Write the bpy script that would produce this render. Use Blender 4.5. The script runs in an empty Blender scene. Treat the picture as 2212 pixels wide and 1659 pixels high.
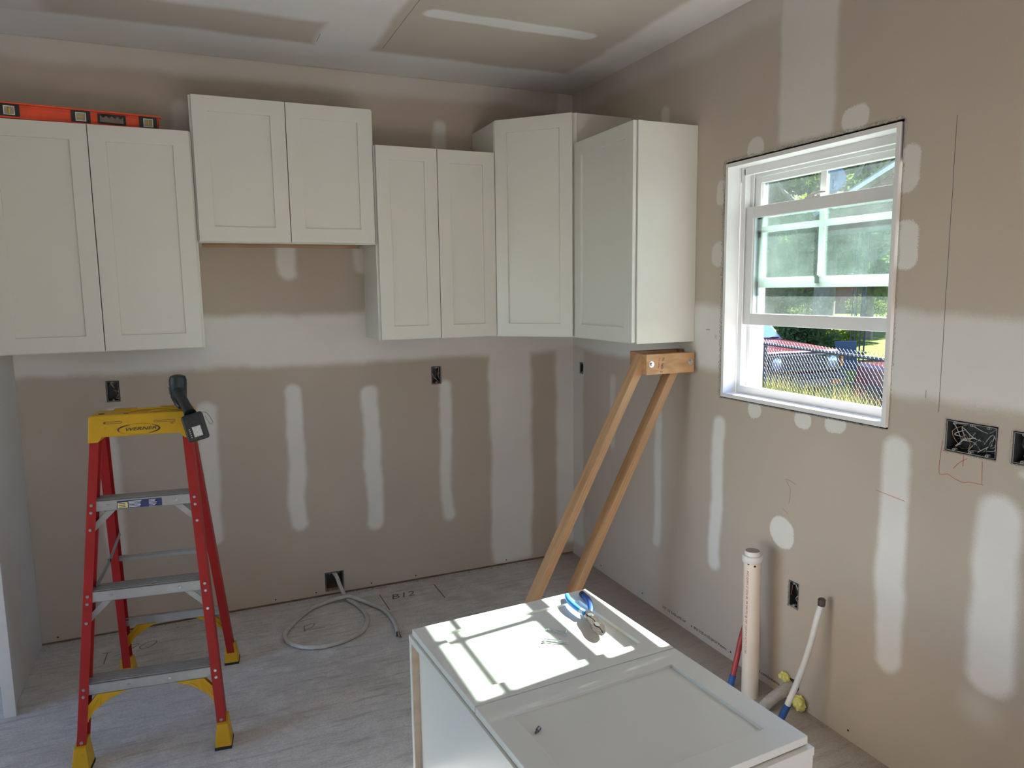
import bpy, bmesh, math, random
import numpy as np
from mathutils import Vector, Matrix, Euler, noise as mnoise
random.seed(7); NR = np.random.default_rng(5)
C = bpy.context.scene.collection
SC = bpy.context.scene
# ------------------------------------------------------------------ camera
def make_camera():
    yaw, pit, rol = 0.4094842, 0.12823064, -0.01320197
    f = Vector((math.sin(yaw)*math.cos(pit), math.cos(yaw)*math.cos(pit), -math.sin(pit)))
    r = Vector((math.cos(yaw), -math.sin(yaw), 0)); u = r.cross(f)
    r2 = math.cos(rol)*r + math.sin(rol)*u; u2 = -math.sin(rol)*r + math.cos(rol)*u
    cd = bpy.data.cameras.new('camera'); co = bpy.data.objects.new('camera', cd); C.objects.link(co)
    M = Matrix((r2, u2, -f)).transposed().to_4x4(); M.translation = (-2.03464, -3.77214, 1.60289)
    co.matrix_world = M
    cd.sensor_width = 36; cd.lens = 36*1558.906/2212; cd.clip_start = .05; cd.clip_end = 300
    SC.camera = co
make_camera()
# ------------------------------------------------------------------ world, sun, daylight from the openings, exposure
w = bpy.data.worlds.new('sky'); SC.world = w; w.use_nodes = True
wt = w.node_tree; wt.nodes.clear()
sk = wt.nodes.new('ShaderNodeTexSky'); sk.sky_type = 'NISHITA'; sk.sun_disc = False
sk.sun_elevation = math.radians(38.5); sk.sun_rotation = math.radians(83); sk.altitude = 10; sk.dust_density = 0.25; sk.ozone_density = 2.5
bg = wt.nodes.new('ShaderNodeBackground'); bg.inputs[1].default_value = 0.70
wo = wt.nodes.new('ShaderNodeOutputWorld'); tn = wt.nodes.new('ShaderNodeMix'); tn.data_type = 'RGBA'; tn.blend_type = 'MULTIPLY'; tn.inputs[0].default_value = 1; tn.inputs[7].default_value = (.89, .975, 1.11, 1)
wt.links.new(sk.outputs[0], tn.inputs[6]); wt.links.new(tn.outputs[2], bg.inputs[0]); wt.links.new(bg.outputs[0], wo.inputs[0])
sd = bpy.data.lights.new('sun', 'SUN'); sd.energy = 38.0; sd.angle = math.radians(0.53); sd.color = (1.0, .96, .89)
so = bpy.data.objects.new('sun', sd); C.objects.link(so); so.location = (20, 3, 16)
so.rotation_euler = Vector((-1, -.133, -.80)).to_track_quat('-Z', 'Y').to_euler()
def area(name, loc, tgt, sx, sy, power, col):
    d = bpy.data.lights.new(name, 'AREA'); d.shape = 'RECTANGLE'; d.size = sx; d.size_y = sy; d.energy = power; d.color = col
    o = bpy.data.objects.new(name, d); C.objects.link(o); o.location = loc
    o.rotation_euler = (Vector(tgt)-Vector(loc)).to_track_quat('-Z', 'Y').to_euler(); return o
SC.view_settings.view_transform = 'Standard'; SC.view_settings.look = 'None'
SC.view_settings.exposure = 0.28; SC.view_settings.gamma = 1.0; SC.view_settings.use_curve_mapping = False

# ------------------------------------------------------------------ materials
def srgb(r, g, b):
    f = lambda c: c/12.92 if c <= .04045 else ((c+.055)/1.055)**2.4
    return (f(r/255), f(g/255), f(b/255), 1)
class NT:
    def __init__(s, name):
        s.m = bpy.data.materials.new(name); s.m.use_nodes = True; s.t = s.m.node_tree; s.t.nodes.clear()
        s.out = s.n('ShaderNodeOutputMaterial')
    def n(s, typ, **kw):
        x = s.t.nodes.new(typ)
        for k, v in kw.items(): setattr(x, k, v)
        return x
    def l(s, a, b): s.t.links.new(a, b)
    def co(s, kind='Object', scale=(1,1,1)):
        tc = s.n('ShaderNodeTexCoord'); mp = s.n('ShaderNodeMapping'); mp.inputs['Scale'].default_value = scale
        s.l(tc.outputs[kind], mp.inputs[0]); return mp.outputs[0]
    def noise(s, vec, sc, det=4, rough=.55, out='Fac'):
        x = s.n('ShaderNodeTexNoise'); x.inputs['Scale'].default_value = sc; x.inputs['Detail'].default_value = det
        x.inputs['Roughness'].default_value = rough; s.l(vec, x.inputs['Vector']); return x.outputs[out]
    def ramp(s, fac, stops):
        x = s.n('ShaderNodeValToRGB'); e = x.color_ramp.elements
        while len(e) < len(stops): e.new(.5)
        for i, (p, c) in enumerate(stops): e[i].position = p; e[i].color = c if len(c) == 4 else (*c, 1)
        s.l(fac, x.inputs[0]); return x.outputs[0]
    def mix(s, fac, a, b, mode='MIX'):
        x = s.n('ShaderNodeMix', data_type='RGBA', blend_type=mode)
        for sock, v in ((x.inputs[0], fac), (x.inputs[6], a), (x.inputs[7], b)):
            if hasattr(v, 'links'): s.l(v, sock)
            else: sock.default_value = v
        return x.outputs[2]
    def math(s, op, a, b=0., clamp=False):
        x = s.n('ShaderNodeMath', operation=op); x.use_clamp = clamp
        for i, v in enumerate((a, b)):
            if hasattr(v, 'links'): s.l(v, x.inputs[i])
            else: x.inputs[i].default_value = v
        return x.outputs[0]
    def bsdf(s, col, rough=.5, metal=0., spec=.5, bump=None, bstr=.2, bdist=.002, **kw):
        b = s.n('ShaderNodeBsdfPrincipled')
        for sock, v in ((b.inputs['Base Color'], col), (b.inputs['Roughness'], rough)):
            if hasattr(v, 'links'): s.l(v, sock)
            else: sock.default_value = v
        b.inputs['Metallic'].default_value = metal; b.inputs['Specular IOR Level'].default_value = spec
        for k, v in kw.items(): b.inputs[k].default_value = v
        if bump is not None:
            u = s.n('ShaderNodeBump'); u.inputs['Strength'].default_value = bstr; u.inputs['Distance'].default_value = bdist
            s.l(bump, u.inputs['Height']); s.l(u.outputs[0], b.inputs['Normal'])
        s.l(b.outputs[0], s.out.inputs[0]); return b
def plain(name, col, rough=.5, metal=0., var=.06, nsc=12, bstr=.1, spec=.5, **kw):
    t = NT(name); v = t.co(); f = t.noise(v, nsc)
    a = tuple(c*(1-var) for c in col[:3])+(1,); b = tuple(min(1, c*(1+var)) for c in col[:3])+(1,)
    t.bsdf(t.ramp(f, [(.3, a), (.7, b)]), rough, metal, spec, bump=t.noise(v, nsc*14), bstr=bstr, bdist=.0006, **kw)
    return t.m
def patch_group():
    g = bpy.data.node_groups.new('JointPatch', 'ShaderNodeTree')
    for nm, st in (('P', 'NodeSocketVector'), ('Center', 'NodeSocketVector'), ('Half', 'NodeSocketVector'),
                   ('Soft', 'NodeSocketFloat'), ('R', 'NodeSocketFloat'), ('Str', 'NodeSocketFloat'), ('Prev', 'NodeSocketFloat')):
        g.interface.new_socket(nm, in_out='INPUT', socket_type=st)
    g.interface.new_socket('Mask', in_out='OUTPUT', socket_type='NodeSocketFloat')
    N = g.nodes; L = g.links; i = N.new('NodeGroupInput'); o = N.new('NodeGroupOutput')
    def vm(op, a, b=None):
        x = N.new('ShaderNodeVectorMath'); x.operation = op; L.new(a, x.inputs[0])
        if b is not None:
            if hasattr(b, 'links'): L.new(b, x.inputs[1])
            else: x.inputs[1].default_value = b
        return x
    d = vm('SUBTRACT', i.outputs['P'], i.outputs['Center']); d = vm('ABSOLUTE', d.outputs[0])
    d = vm('SUBTRACT', d.outputs[0], i.outputs['Half']); d = vm('MAXIMUM', d.outputs[0], (0, 0, 0)); d = vm('LENGTH', d.outputs[0])
    mr = N.new('ShaderNodeMapRange'); mr.interpolation_type = 'SMOOTHSTEP'
    L.new(d.outputs['Value'], mr.inputs[0]); L.new(i.outputs['Soft'], mr.inputs[1]); L.new(i.outputs['R'], mr.inputs[2])
    mr.inputs[3].default_value = 0; mr.inputs[4].default_value = 1
    m = N.new('ShaderNodeMath'); m.operation = 'MULTIPLY'; L.new(mr.outputs[0], m.inputs[0]); L.new(i.outputs['Str'], m.inputs[1])
    x = N.new('ShaderNodeMath'); x.operation = 'MAXIMUM'; L.new(m.outputs[0], x.inputs[0]); L.new(i.outputs['Prev'], x.inputs[1])
    L.new(x.outputs[0], o.inputs[0]); return g
PG = patch_group()
PAPER = (.505, .425, .357, 1); MUD = (.80, .785, .76, 1)
def drywall(name, axes, patches, lines=(), darks=(), paper=PAPER):
    """gypsum board paper with joint compound; axes = world axes used as (u, v)"""
    t = NT(name); g = t.n('ShaderNodeNewGeometry'); s = t.n('ShaderNodeSeparateXYZ'); t.l(g.outputs['Position'], s.inputs[0])
    c = t.n('ShaderNodeCombineXYZ'); t.l(s.outputs[axes[0]], c.inputs[0]); t.l(s.outputs[axes[1]], c.inputs[1])
    P = c.outputs[0]
    def warp(P, sc, amp, det):
        n = t.n('ShaderNodeTexNoise'); n.inputs['Scale'].default_value = sc; n.inputs['Detail'].default_value = det; t.l(P, n.inputs['Vector'])
        a = t.n('ShaderNodeVectorMath', operation='SUBTRACT'); t.l(n.outputs['Color'], a.inputs[0]); a.inputs[1].default_value = (.5, .5, .5)
        b = t.n('ShaderNodeVectorMath', operation='MULTIPLY'); t.l(a.outputs[0], b.inputs[0]); b.inputs[1].default_value = (amp, amp, 0)
        d = t.n('ShaderNodeVectorMath', operation='ADD'); t.l(P, d.inputs[0]); t.l(b.outputs[0], d.inputs[1]); return d.outputs[0]
    W = warp(warp(warp(P, 3.2, .06, 2), 17, .012, 3), 260, .020, 3)
    def chain(lst, vec):
        prev = None
        for (cx, cy, hx, hy, r, soft, st) in lst:
            k = t.n('ShaderNodeGroup'); k.node_tree = PG
            t.l(vec, k.inputs['P']); k.inputs['Center'].default_value = (cx, cy, 0)
            k.inputs['Half'].default_value = (max(hx-r, 0), max(hy-r, 0), 0)
            k.inputs['Soft'].default_value = r+soft; k.inputs['R'].default_value = max(0, r-soft); k.inputs['Str'].default_value = st
            if prev is not None: t.l(prev, k.inputs['Prev'])
            prev = k.outputs[0]
        return prev
    m = chain(patches, W)
    blot = t.noise(P, 2.3, 5, .6); m = t.math('MULTIPLY', m, t.ramp(blot, [(.25, (.82,)*3), (.6, (1,)*3)]), True)
    fine = t.noise(P, 180, 2); big = t.noise(P, 1.1, 3)
    pc = t.mix(t.ramp(big, [(.3, (0,)*3), (.7, (1,)*3)]), tuple(x*.93 for x in paper[:3])+(1,), tuple(x*1.07 for x in paper[:3])+(1,))
    pc = t.mix(t.math('MULTIPLY', fine, .25), pc, (.62, .56, .50, 1))
    col = t.mix(m, pc, MUD)
    if lines: col = t.mix(chain(lines, warp(P, 14, .004, 2)), col, (.10, .095, .09, 1))
    if darks: col = t.mix(chain(darks, W), col, (.17, .15, .13, 1))
    t.bsdf(col, .85, 0, .25, bump=t.math('ADD', t.noise(P, 90, 3), t.math('MULTIPLY', m, .8)), bstr=.12, bdist=.0012)
    return t.m
def st(cx, z0, z1, hw=.042, s=.95): return (cx, (z0+z1)/2, hw, (z1-z0)/2+.035, hw*.98, .016, s)
back_p = [(-1.5, 1.372, 1.6, .118, .02, .03, 1.0), (-.405, 1.2, .13, 1.18, .03, .020, .95), (-.04, 1.4, .075, 1.32, .02, .02, .85),
  st(-1.612, .42, 1.12), st(-1.217, .37, 1.09), st(-.802, .35, 1.08, .032), st(-2.02, .39, 1.05, .04, .8), st(-2.45, .40, 1.02, .04, .7),
  st(-1.605, 1.715, 2.3, .042), st(-1.245, 1.74, 2.3, .035, .7), st(-.80, 2.2, 2.47, .034, .7), st(-2.04, 2.2, 2.45, .035, .45),
  (-1.6, 2.66, 1.8, .035, .01, .05, .45), (-2.42, 1.075, .03, .02, .015, .012, .7)]
right_p = [(-2.2, 1.39, 2.4, .125, .02, .03, .82), (-.05, 1.4, .075, 1.32, .02, .02, .45),
  st(-.4425, .78, 1.12, .026, .4), st(-.872, .36, 1.05, .028, .6), st(-1.310, .40, 1.03, .036, .95), st(-2.182, .36, 1.09, .05, .95), (-2.515, .72, .062, .30, .06, .02, 1.0),
  (-2.50, .36, .05, .05, .05, .05, .4), (-1.745, 2.45, .128, .33, .02, .015, .62), (-2.66, 2.3, .14, .45, .05, .03, .55),
  (-1.9546, 2.150, .050, .042, .038, .004, .75), (-1.4933, 2.143, .042, .042, .040, .004, .65), (-1.297, 2.0, .035, .055, .035, .004, .55), (-1.29, 1.744, .035, .052, .035, .004, .5),
  (-2.166, 1.9643, .037, .072, .035, .004, .75), (-2.172, 1.727, .047, .078, .045, .003, .95), (-1.532, 1.123, .036, .032, .032, .003, .8), (-1.7873, 1.125, .040, .034, .034, .003, .85),
  (-1.9358, 1.126, .046, .034, .034, .003, .85), (-1.7045, .66, .066, .064, .062, .004, 1.0), (-.8951, 2.36, .03, .08, .03, .01, .6),
  (-1.4, 2.65, 1.7, .04, .01, .06, .35), (-2.62, 1.09, .06, .01, .01, .012, .7), (-.55, 1.32, .6, .05, .02, .03, .7)]
right_l = [(-2.3145, 1.655, .0007, .432, .0003, .0008, .95), (-2.27, 1.272, .0007, .012, .0003, .0008, .8), (-1.232, 1.425, .012, .002, .001, .002, .5)]
ceil_p = [(-2.5, -.17, 2.6, .165, .02, .03, 1.0), (-.10, -2.5, .115, 2.6, .02, .03, .9), (-1.35, -1.5, .125, 1.5, .02, .02, .95), (-3.3, -1.55, 2.0, .93, .05, .03, 1.0),
  (-.745, -.876, .39, .043, .04, .010, 1.0), (-2.62, -.45, .12, .2, .04, .03, .6)]
ceil_l = [(-1.185, -.72, .0012, .33, .0005, .001, .8), (-1.475, -.43, .0012, .05, .0005, .001, .7)]
M = {}
M['wall_back'] = drywall('gypsum_back', 'XZ', back_p, [(-1.0, 1.372, .0006, .0006, .0003, .0004, 0)])
M['wall_right'] = drywall('gypsum_right', 'YZ', right_p, right_l)
M['ceiling'] = drywall('gypsum_ceiling', 'XY', ceil_p, ceil_l, paper=(.56, .495, .43, 1))
M['wall_plain'] = drywall('gypsum_plain', 'YZ', [(-3, 1.37, 4, .14, .02, .02, .9)])
M['gyp_edge'] = plain('gypsum_torn_edge', (.42, .40, .36), .95, var=.35, nsc=160)
M['dark'] = plain('cavity_dark', (.035, .03, .025), .9)
M['cab'] = plain('cabinet_white_paint', (.72, .715, .66), .32, var=.012, nsc=6, bstr=.03)
M['vinyl'] = plain('white_vinyl', (.80, .80, .80), .35, var=.02, nsc=8, bstr=.03)
M['trimwhite'] = plain('white_jamb_board', (.80, .79, .79), .5, var=.03, nsc=9, bstr=.05)
M['panelwhite'] = plain('end_panel_white', (.62, .60, .57), .5, var=.02, nsc=5, bstr=.05)
def floor_mat():
    t = NT('concrete_slab'); g = t.n('ShaderNodeNewGeometry'); P = g.outputs['Position']
    mp = t.n('ShaderNodeMapping'); mp.inputs['Rotation'].default_value = (0, 0, .5); mp.inputs['Scale'].default_value = (1, 7, 1); t.l(P, mp.inputs[0])
    big = t.noise(P, 1.6, 6, .6); mid = t.noise(P, 9, 6, .7); scr = t.noise(mp.outputs[0], 5, 8, .8); fine = t.noise(P, 120, 3)
    c = t.ramp(big, [(.3, (.50, .482, .475)), (.5, (.62, .60, .59)), (.72, (.72, .70, .69))])
    c = t.mix(t.ramp(mid, [(.45, (0,)*3), (.68, (.8,)*3)]), c, (.80, .78, .77, 1))
    c = t.mix(t.ramp(scr, [(.50, (0,)*3), (.64, (.75,)*3)]), c, (.36, .345, .34, 1))
    c = t.mix(t.ramp(fine, [(.3, (.35,)*3), (.62, (0,)*3)]), c, (.28, .27, .27, 1))
    spots = t.n('ShaderNodeTexVoronoi'); spots.inputs['Scale'].default_value = 17; t.l(P, spots.inputs['Vector'])
    c = t.mix(t.ramp(spots.outputs['Distance'], [(.02, (.5,)*3), (.05, (0,)*3)]), c, (.16, .15, .14, 1))
    s = t.n('ShaderNodeSeparateXYZ'); t.l(P, s.inputs[0])          # brown dirt along the window wall
    mr = t.n('ShaderNodeMapRange'); t.l(t.math('ADD', s.outputs[0], t.math('MULTIPLY', mid, .3)), mr.inputs[0]); mr.inputs[1].default_value = -.25; mr.inputs[2].default_value = .12
    c = t.mix(t.math('MULTIPLY', mr.outputs[0], .7), c, (.26, .20, .155, 1))
    t.bsdf(c, t.ramp(mid, [(.3, (.55,)*3), (.7, (.8,)*3)]), 0, .35, bump=t.math('ADD', scr, t.math('MULTIPLY', fine, .5)), bstr=.3, bdist=.0015)
    return t.m
M['floor'] = floor_mat()
def wood(name, a, b, axis=0, sc=1.0, knots=True):
    t = NT(name); scl = [22, 22, 22]; scl[axis] = 1.6
    v = t.co('Object', tuple(s*sc for s in scl)); n = t.noise(v, 1.3, 4, .5)
    wv = t.n('ShaderNodeTexWave'); wv.inputs['Scale'].default_value = 1.5; wv.inputs['Distortion'].default_value = 9; wv.inputs['Detail'].default_value = 3; t.l(v, wv.inputs['Vector'])
    c = t.mix(t.math('MULTIPLY', t.ramp(wv.outputs['Fac'], [(.25, (0,)*3), (.9, (1,)*3)]), t.ramp(t.noise(t.co(), 4, 2), [(.35, (.1,)*3), (.7, (.9,)*3)])), a, b)
    c = t.mix(t.ramp(n, [(.4, (0,)*3), (.8, (.5,)*3)]), c, tuple(x*.6 for x in b[:3])+(1,))
    if knots:
        vo = t.n('ShaderNodeTexVoronoi'); vo.inputs['Scale'].default_value = 1; t.l(t.co('Object', (9, 9, 9)), vo.inputs['Vector'])
        c = t.mix(t.ramp(vo.outputs['Distance'], [(.05, (.85,)*3), (.11, (0,)*3)]), c, (.16, .07, .03, 1))
    t.bsdf(c, .6, 0, .3, bump=wv.outputs['Fac'], bstr=.1, bdist=.0006); return t.m
M['pine'] = wood('pine_stud', (.60, .36, .19, 1), (.46, .25, .12, 1), 2)
M['pine_x'] = wood('pine_block', (.64, .38, .19, 1), (.50, .27, .12, 1), 0)
M['pine_red'] = wood('pine_block_reddish', (.46, .24, .14, 1), (.36, .17, .09, 1), 0)
M['ply'] = wood('cabinet_plywood', (.62, .43, .28, 1), (.50, .33, .20, 1), 0, .6, False)
M['ply_light'] = wood('light_plywood', (.74, .60, .46, 1), (.64, .50, .37, 1), 0, .6, False)
M['plate'] = wood('sill_plate_wood', (.24, .155, .09, 1), (.13, .08, .05, 1), 0, 1, False)
def worn(name, base, scuff, amt=.62, rough=.5, sc=26):
    t = NT(name); v = t.co(); v2 = t.co('Object', (60, 60, 9))
    c = t.mix(t.ramp(t.noise(v, 5), [(.3, (0,)*3), (.7, (1,)*3)]), tuple(x*.85 for x in base[:3])+(1,), base)
    c = t.mix(t.ramp(t.noise(v2, 1.5, 6, .7), [(amt, (0,)*3), (amt+.12, (.7,)*3)]), c, scuff)
    c = t.mix(t.ramp(t.noise(v, sc, 6, .7), [(amt, (0,)*3), (amt+.1, (.6,)*3)]), c, scuff)
    t.bsdf(c, rough, 0, .4, bump=t.noise(v, 150), bstr=.1, bdist=.0005); return t.m
M['red_frp'] = worn('red_fiberglass', (.34, .010, .009, 1), (.45, .16, .14, 1), .66)
M['yellow'] = worn('yellow_molded_plastic', (.58, .33, .008, 1), (.33, .15, .02, 1), .62)
def alu(name, base=.42, rough=.42):
    t = NT(name); v = t.co('Object', (1.2, 40, 40)); n = t.noise(v, 3, 5, .6); n2 = t.noise(t.co(), 9, 5, .7)
    c = t.mix(t.ramp(n2, [(.42, (0,)*3), (.72, (.6,)*3)]), (base, base, base*1.01, 1), (base*.62, base*.6, base*.57, 1))
    t.bsdf(c, rough, .55, .5, bump=n, bstr=.15, bdist=.0004); return t.m
M['alu'] = alu('ladder_aluminium', .43); M['alu_dark'] = alu('dull_aluminium', .30); M['steel'] = plain('zinc_steel', (.55, .56, .57), .28, .9, var=.1, nsc=40)
M['darksteel'] = plain('dark_tool_steel', (.16, .13, .12), .35, .85, var=.3, nsc=60)
M['rubber'] = plain('black_rubber', (.02, .02, .022), .8)
M['blackpl'] = plain('black_plastic', (.018, .02, .022), .5, var=.3, nsc=60, bstr=.3)
M['tealpl'] = plain('dark_teal_plastic', (.006, .016, .018), .5, var=.2, nsc=40, bstr=.25)
M['boxpl'] = plain('grey_electrical_box_plastic', (.045, .047, .052), .5, var=.1)
M['boxlip'] = plain('electrical_box_rim', (.30, .30, .30), .6)
M['wire_w'] = plain('white_wire', (.55, .55, .53), .5); M['wire_k'] = plain('black_wire', (.03, .03, .03), .5); M['wire_r'] = plain('red_wire', (.35, .05, .05), .5); M['copper'] = plain('bare_copper', (.55, .30, .16), .4, .8)
M['cable'] = plain('grey_cable_jacket', (.50, .485, .46), .55, var=.12, nsc=30)
M['pvc'] = plain('cream_pvc', (.80, .70, .62), .4, var=.05, nsc=7, bstr=.04); M['pvccap'] = plain('white_pvc_cap', (.78, .76, .74), .4)
M['pvcplug'] = plain('grey_plug_top', (.30, .29, .27), .6)
M['pexw'] = plain('white_pex', (.72, .73, .75), .4, var=.05, nsc=10); M['pexr'] = plain('red_pex', (.42, .045, .05), .45, var=.2, nsc=30); M['tape'] = plain('blue_tape', (.02, .09, .30), .6, var=.25, nsc=40)
M['foam'] = plain('yellow_fibre_insulation', (.80, .72, .22), .95, var=.25, nsc=60, bstr=.8)
M['conduit'] = plain('grey_corrugated_conduit', (.42, .40, .38), .7, var=.2, nsc=40)
M['orange'] = plain('orange_level_paint', (.80, .085, .025), .4, var=.12, nsc=12)
M['blue'] = plain('blue_grip', (.05, .26, .72), .4, var=.1); M['navy'] = plain('navy_grip', (.02, .06, .20), .4, var=.15); M['clearpl'] = plain('clear_pale_blue_plastic', (.45, .55, .62), .2)
M['vial'] = plain('yellow_vial', (.62, .55, .08), .2); M['vialface'] = plain('vial_window_beige', (.42, .38, .29), .4); M['whitepl'] = plain('white_plastic', (.75, .75, .72), .45)
M['print_k'] = plain('black_print', (.03, .03, .035), .7, var=.4, nsc=90); M['print_r'] = plain('red_print', (.55, .10, .10), .7, var=.3, nsc=90); M['print_w'] = plain('white_print', (.75, .75, .74), .6)
M['pencil'] = plain('pencil_line', (.13, .12, .12), .8); M['redpencil'] = plain('red_pencil', (.50, .12, .10), .8)
M['navylab'] = plain('navy_label', (.02, .03, .12), .5, var=.3, nsc=60); M['yellab'] = plain('yellow_label', (.72, .60, .25), .5); M['silverlab'] = plain('silver_label', (.5, .5, .5), .45, .2, var=.3, nsc=120)
M['crumb'] = plain('plaster_crumbs', (.40, .34, .28), .95, var=.3)
def glass_mat(name, tint, dust):
    t = NT(name)
    tr = t.n('ShaderNodeBsdfTransparent'); tr.inputs[0].default_value = tint
    gl = t.n('ShaderNodeBsdfGlossy'); gl.inputs['Roughness'].default_value = .02
    fr = t.n('ShaderNodeFresnel'); fr.inputs[0].default_value = 1.35
    m1 = t.n('ShaderNodeMixShader'); t.l(fr.outputs[0], m1.inputs[0]); t.l(tr.outputs[0], m1.inputs[1]); t.l(gl.outputs[0], m1.inputs[2])
    df = t.n('ShaderNodeBsdfTranslucent'); df.inputs[0].default_value = (.72, .86, .82, 1)
    P = t.co(); sp = t.ramp(t.noise(P, 160, 4, .7), [(.52, (0,)*3), (.75, (1,)*3)]); bl = t.ramp(t.noise(P, 7, 4), [(.3, (.35,)*3), (.7, (1,)*3)])
    fac = t.math('MULTIPLY', t.math('ADD', t.math('MULTIPLY', sp, dust*.9), dust*.5), bl)
    m2 = t.n('ShaderNodeMixShader'); t.l(fac, m2.inputs[0]); t.l(m1.outputs[0], m2.inputs[1]); t.l(df.outputs[0], m2.inputs[2])
    t.l(m2.outputs[0], t.out.inputs[0]); return t.m
M['glass'] = glass_mat('window_glass', (.88, .945, .925, 1), .034)
M['carglass'] = plain('car_glass', (.05, .11, .17), .08, 0, spec=.9)
M['maroon'] = plain('maroon_car_paint', (.085, .014, .022), .28, .1, var=.15, nsc=3, spec=.6)
M['chrome'] = plain('chrome', (.09, .10, .115), .35, .8, var=.1)
M['amber'] = plain('amber_lens', (.35, .11, .01), .3); M['lens'] = plain('headlamp_lens', (.30, .34, .38), .1, .3)
M['blkiron'] = plain('black_iron', (.03, .03, .03), .6); M['galv'] = plain('galvanised_steel', (.075, .078, .082), .55, .5, var=.1, nsc=20)
M['lawn'] = None
def ground_mat():
    t = NT('lawn_and_soil'); g = t.n('ShaderNodeNewGeometry'); P = g.outputs['Position']
    n = t.noise(P, .9, 6, .65); n2 = t.noise(P, 14, 5, .7)
    c = t.ramp(n, [(.3, (.07, .105, .012)), (.55, (.11, .14, .018)), (.75, (.15, .15, .045))])
    c = t.mix(t.ramp(n2, [(.4, (0,)*3), (.8, (.6,)*3)]), c, (.03, .05, .01, 1))
    s = t.n('ShaderNodeSeparateXYZ'); t.l(P, s.inputs[0])
    near = t.n('ShaderNodeMapRange'); t.l(s.outputs[0], near.inputs[0]); near.inputs[1].default_value = 12.5; near.inputs[2].default_value = 9.5
    c = t.mix(near.outputs[0], c, t.ramp(n2, [(.3, (.055, .045, .028)), (.7, (.12, .10, .065))]))
    t.bsdf(c, .95, 0, .1, bump=n2, bstr=.6, bdist=.03); return t.m
M['lawn'] = ground_mat()
M['asphalt'] = plain('pale_street', (.15, .145, .14), .9, var=.12, nsc=2)
def foliage(name, a, b):
    t = NT(name); g = t.n('ShaderNodeNewGeometry'); n = t.noise(g.outputs['Position'], 1.7, 3)
    c = t.ramp(n, [(.3, a), (.7, b)])
    d = t.n('ShaderNodeBsdfDiffuse'); t.l(c, d.inputs[0]); tl = t.n('ShaderNodeBsdfTranslucent')
    t.l(t.mix(1.0, c, (1.0, 1.0, .5, 1), 'MULTIPLY'), tl.inputs[0]); m = t.n('ShaderNodeMixShader'); m.inputs[0].default_value = .5
    t.l(d.outputs[0], m.inputs[1]); t.l(tl.outputs[0], m.inputs[2]); t.l(m.outputs[0], t.out.inputs[0]); return t.m
M['leaf'] = foliage('tree_leaves', (.035, .07, .015), (.12, .18, .04)); M['leaf2'] = foliage('yellow_green_leaves', (.08, .125, .02), (.20, .24, .05)); M['bush'] = foliage('bush_leaves', (.045, .08, .03), (.13, .16, .07))
M['drygrass'] = foliage('dry_grass_blades', (.15, .12, .065), (.34, .29, .18)); M['greengrass'] = foliage('green_grass_blades', (.035, .06, .02), (.10, .13, .055))
M['bark'] = plain('tree_bark', (.13, .10, .08), .95, var=.3, nsc=8)
def brick_mat():
    t = NT('red_brick'); v = t.co('Object', (1, 1, 1)); s = t.n('ShaderNodeSeparateXYZ'); t.l(v, s.inputs[0]); c = t.n('ShaderNodeCombineXYZ'); t.l(s.outputs[0], c.inputs[0]); t.l(s.outputs[2], c.inputs[1])
    b = t.n('ShaderNodeTexBrick'); t.l(c.outputs[0], b.inputs['Vector']); b.inputs['Scale'].default_value = 4.5; b.inputs['Mortar Size'].default_value = .014
    b.inputs['Color1'].default_value = (.20, .065, .045, 1); b.inputs['Color2'].default_value = (.14, .045, .035, 1); b.inputs['Mortar'].default_value = (.2, .18, .16, 1)
    t.bsdf(b.outputs[0], .9, 0, .2); return t.m
M['brick'] = brick_mat(); M['roofgrey'] = plain('grey_shingle', (.14, .145, .15), .9, var=.15, nsc=3); M['fascia'] = plain('white_fascia', (.50, .45, .40), .6); M['shutter'] = plain('blue_grey_shutter', (.05, .09, .13), .7); M['darkbeam'] = plain('dark_brown_beam', (.07, .055, .045), .8)
M['bluegrey'] = plain('blue_grey_plastic', (.05, .07, .11), .5); M['dish'] = plain('dish_grey', (.09, .12, .18), .5)

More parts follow.
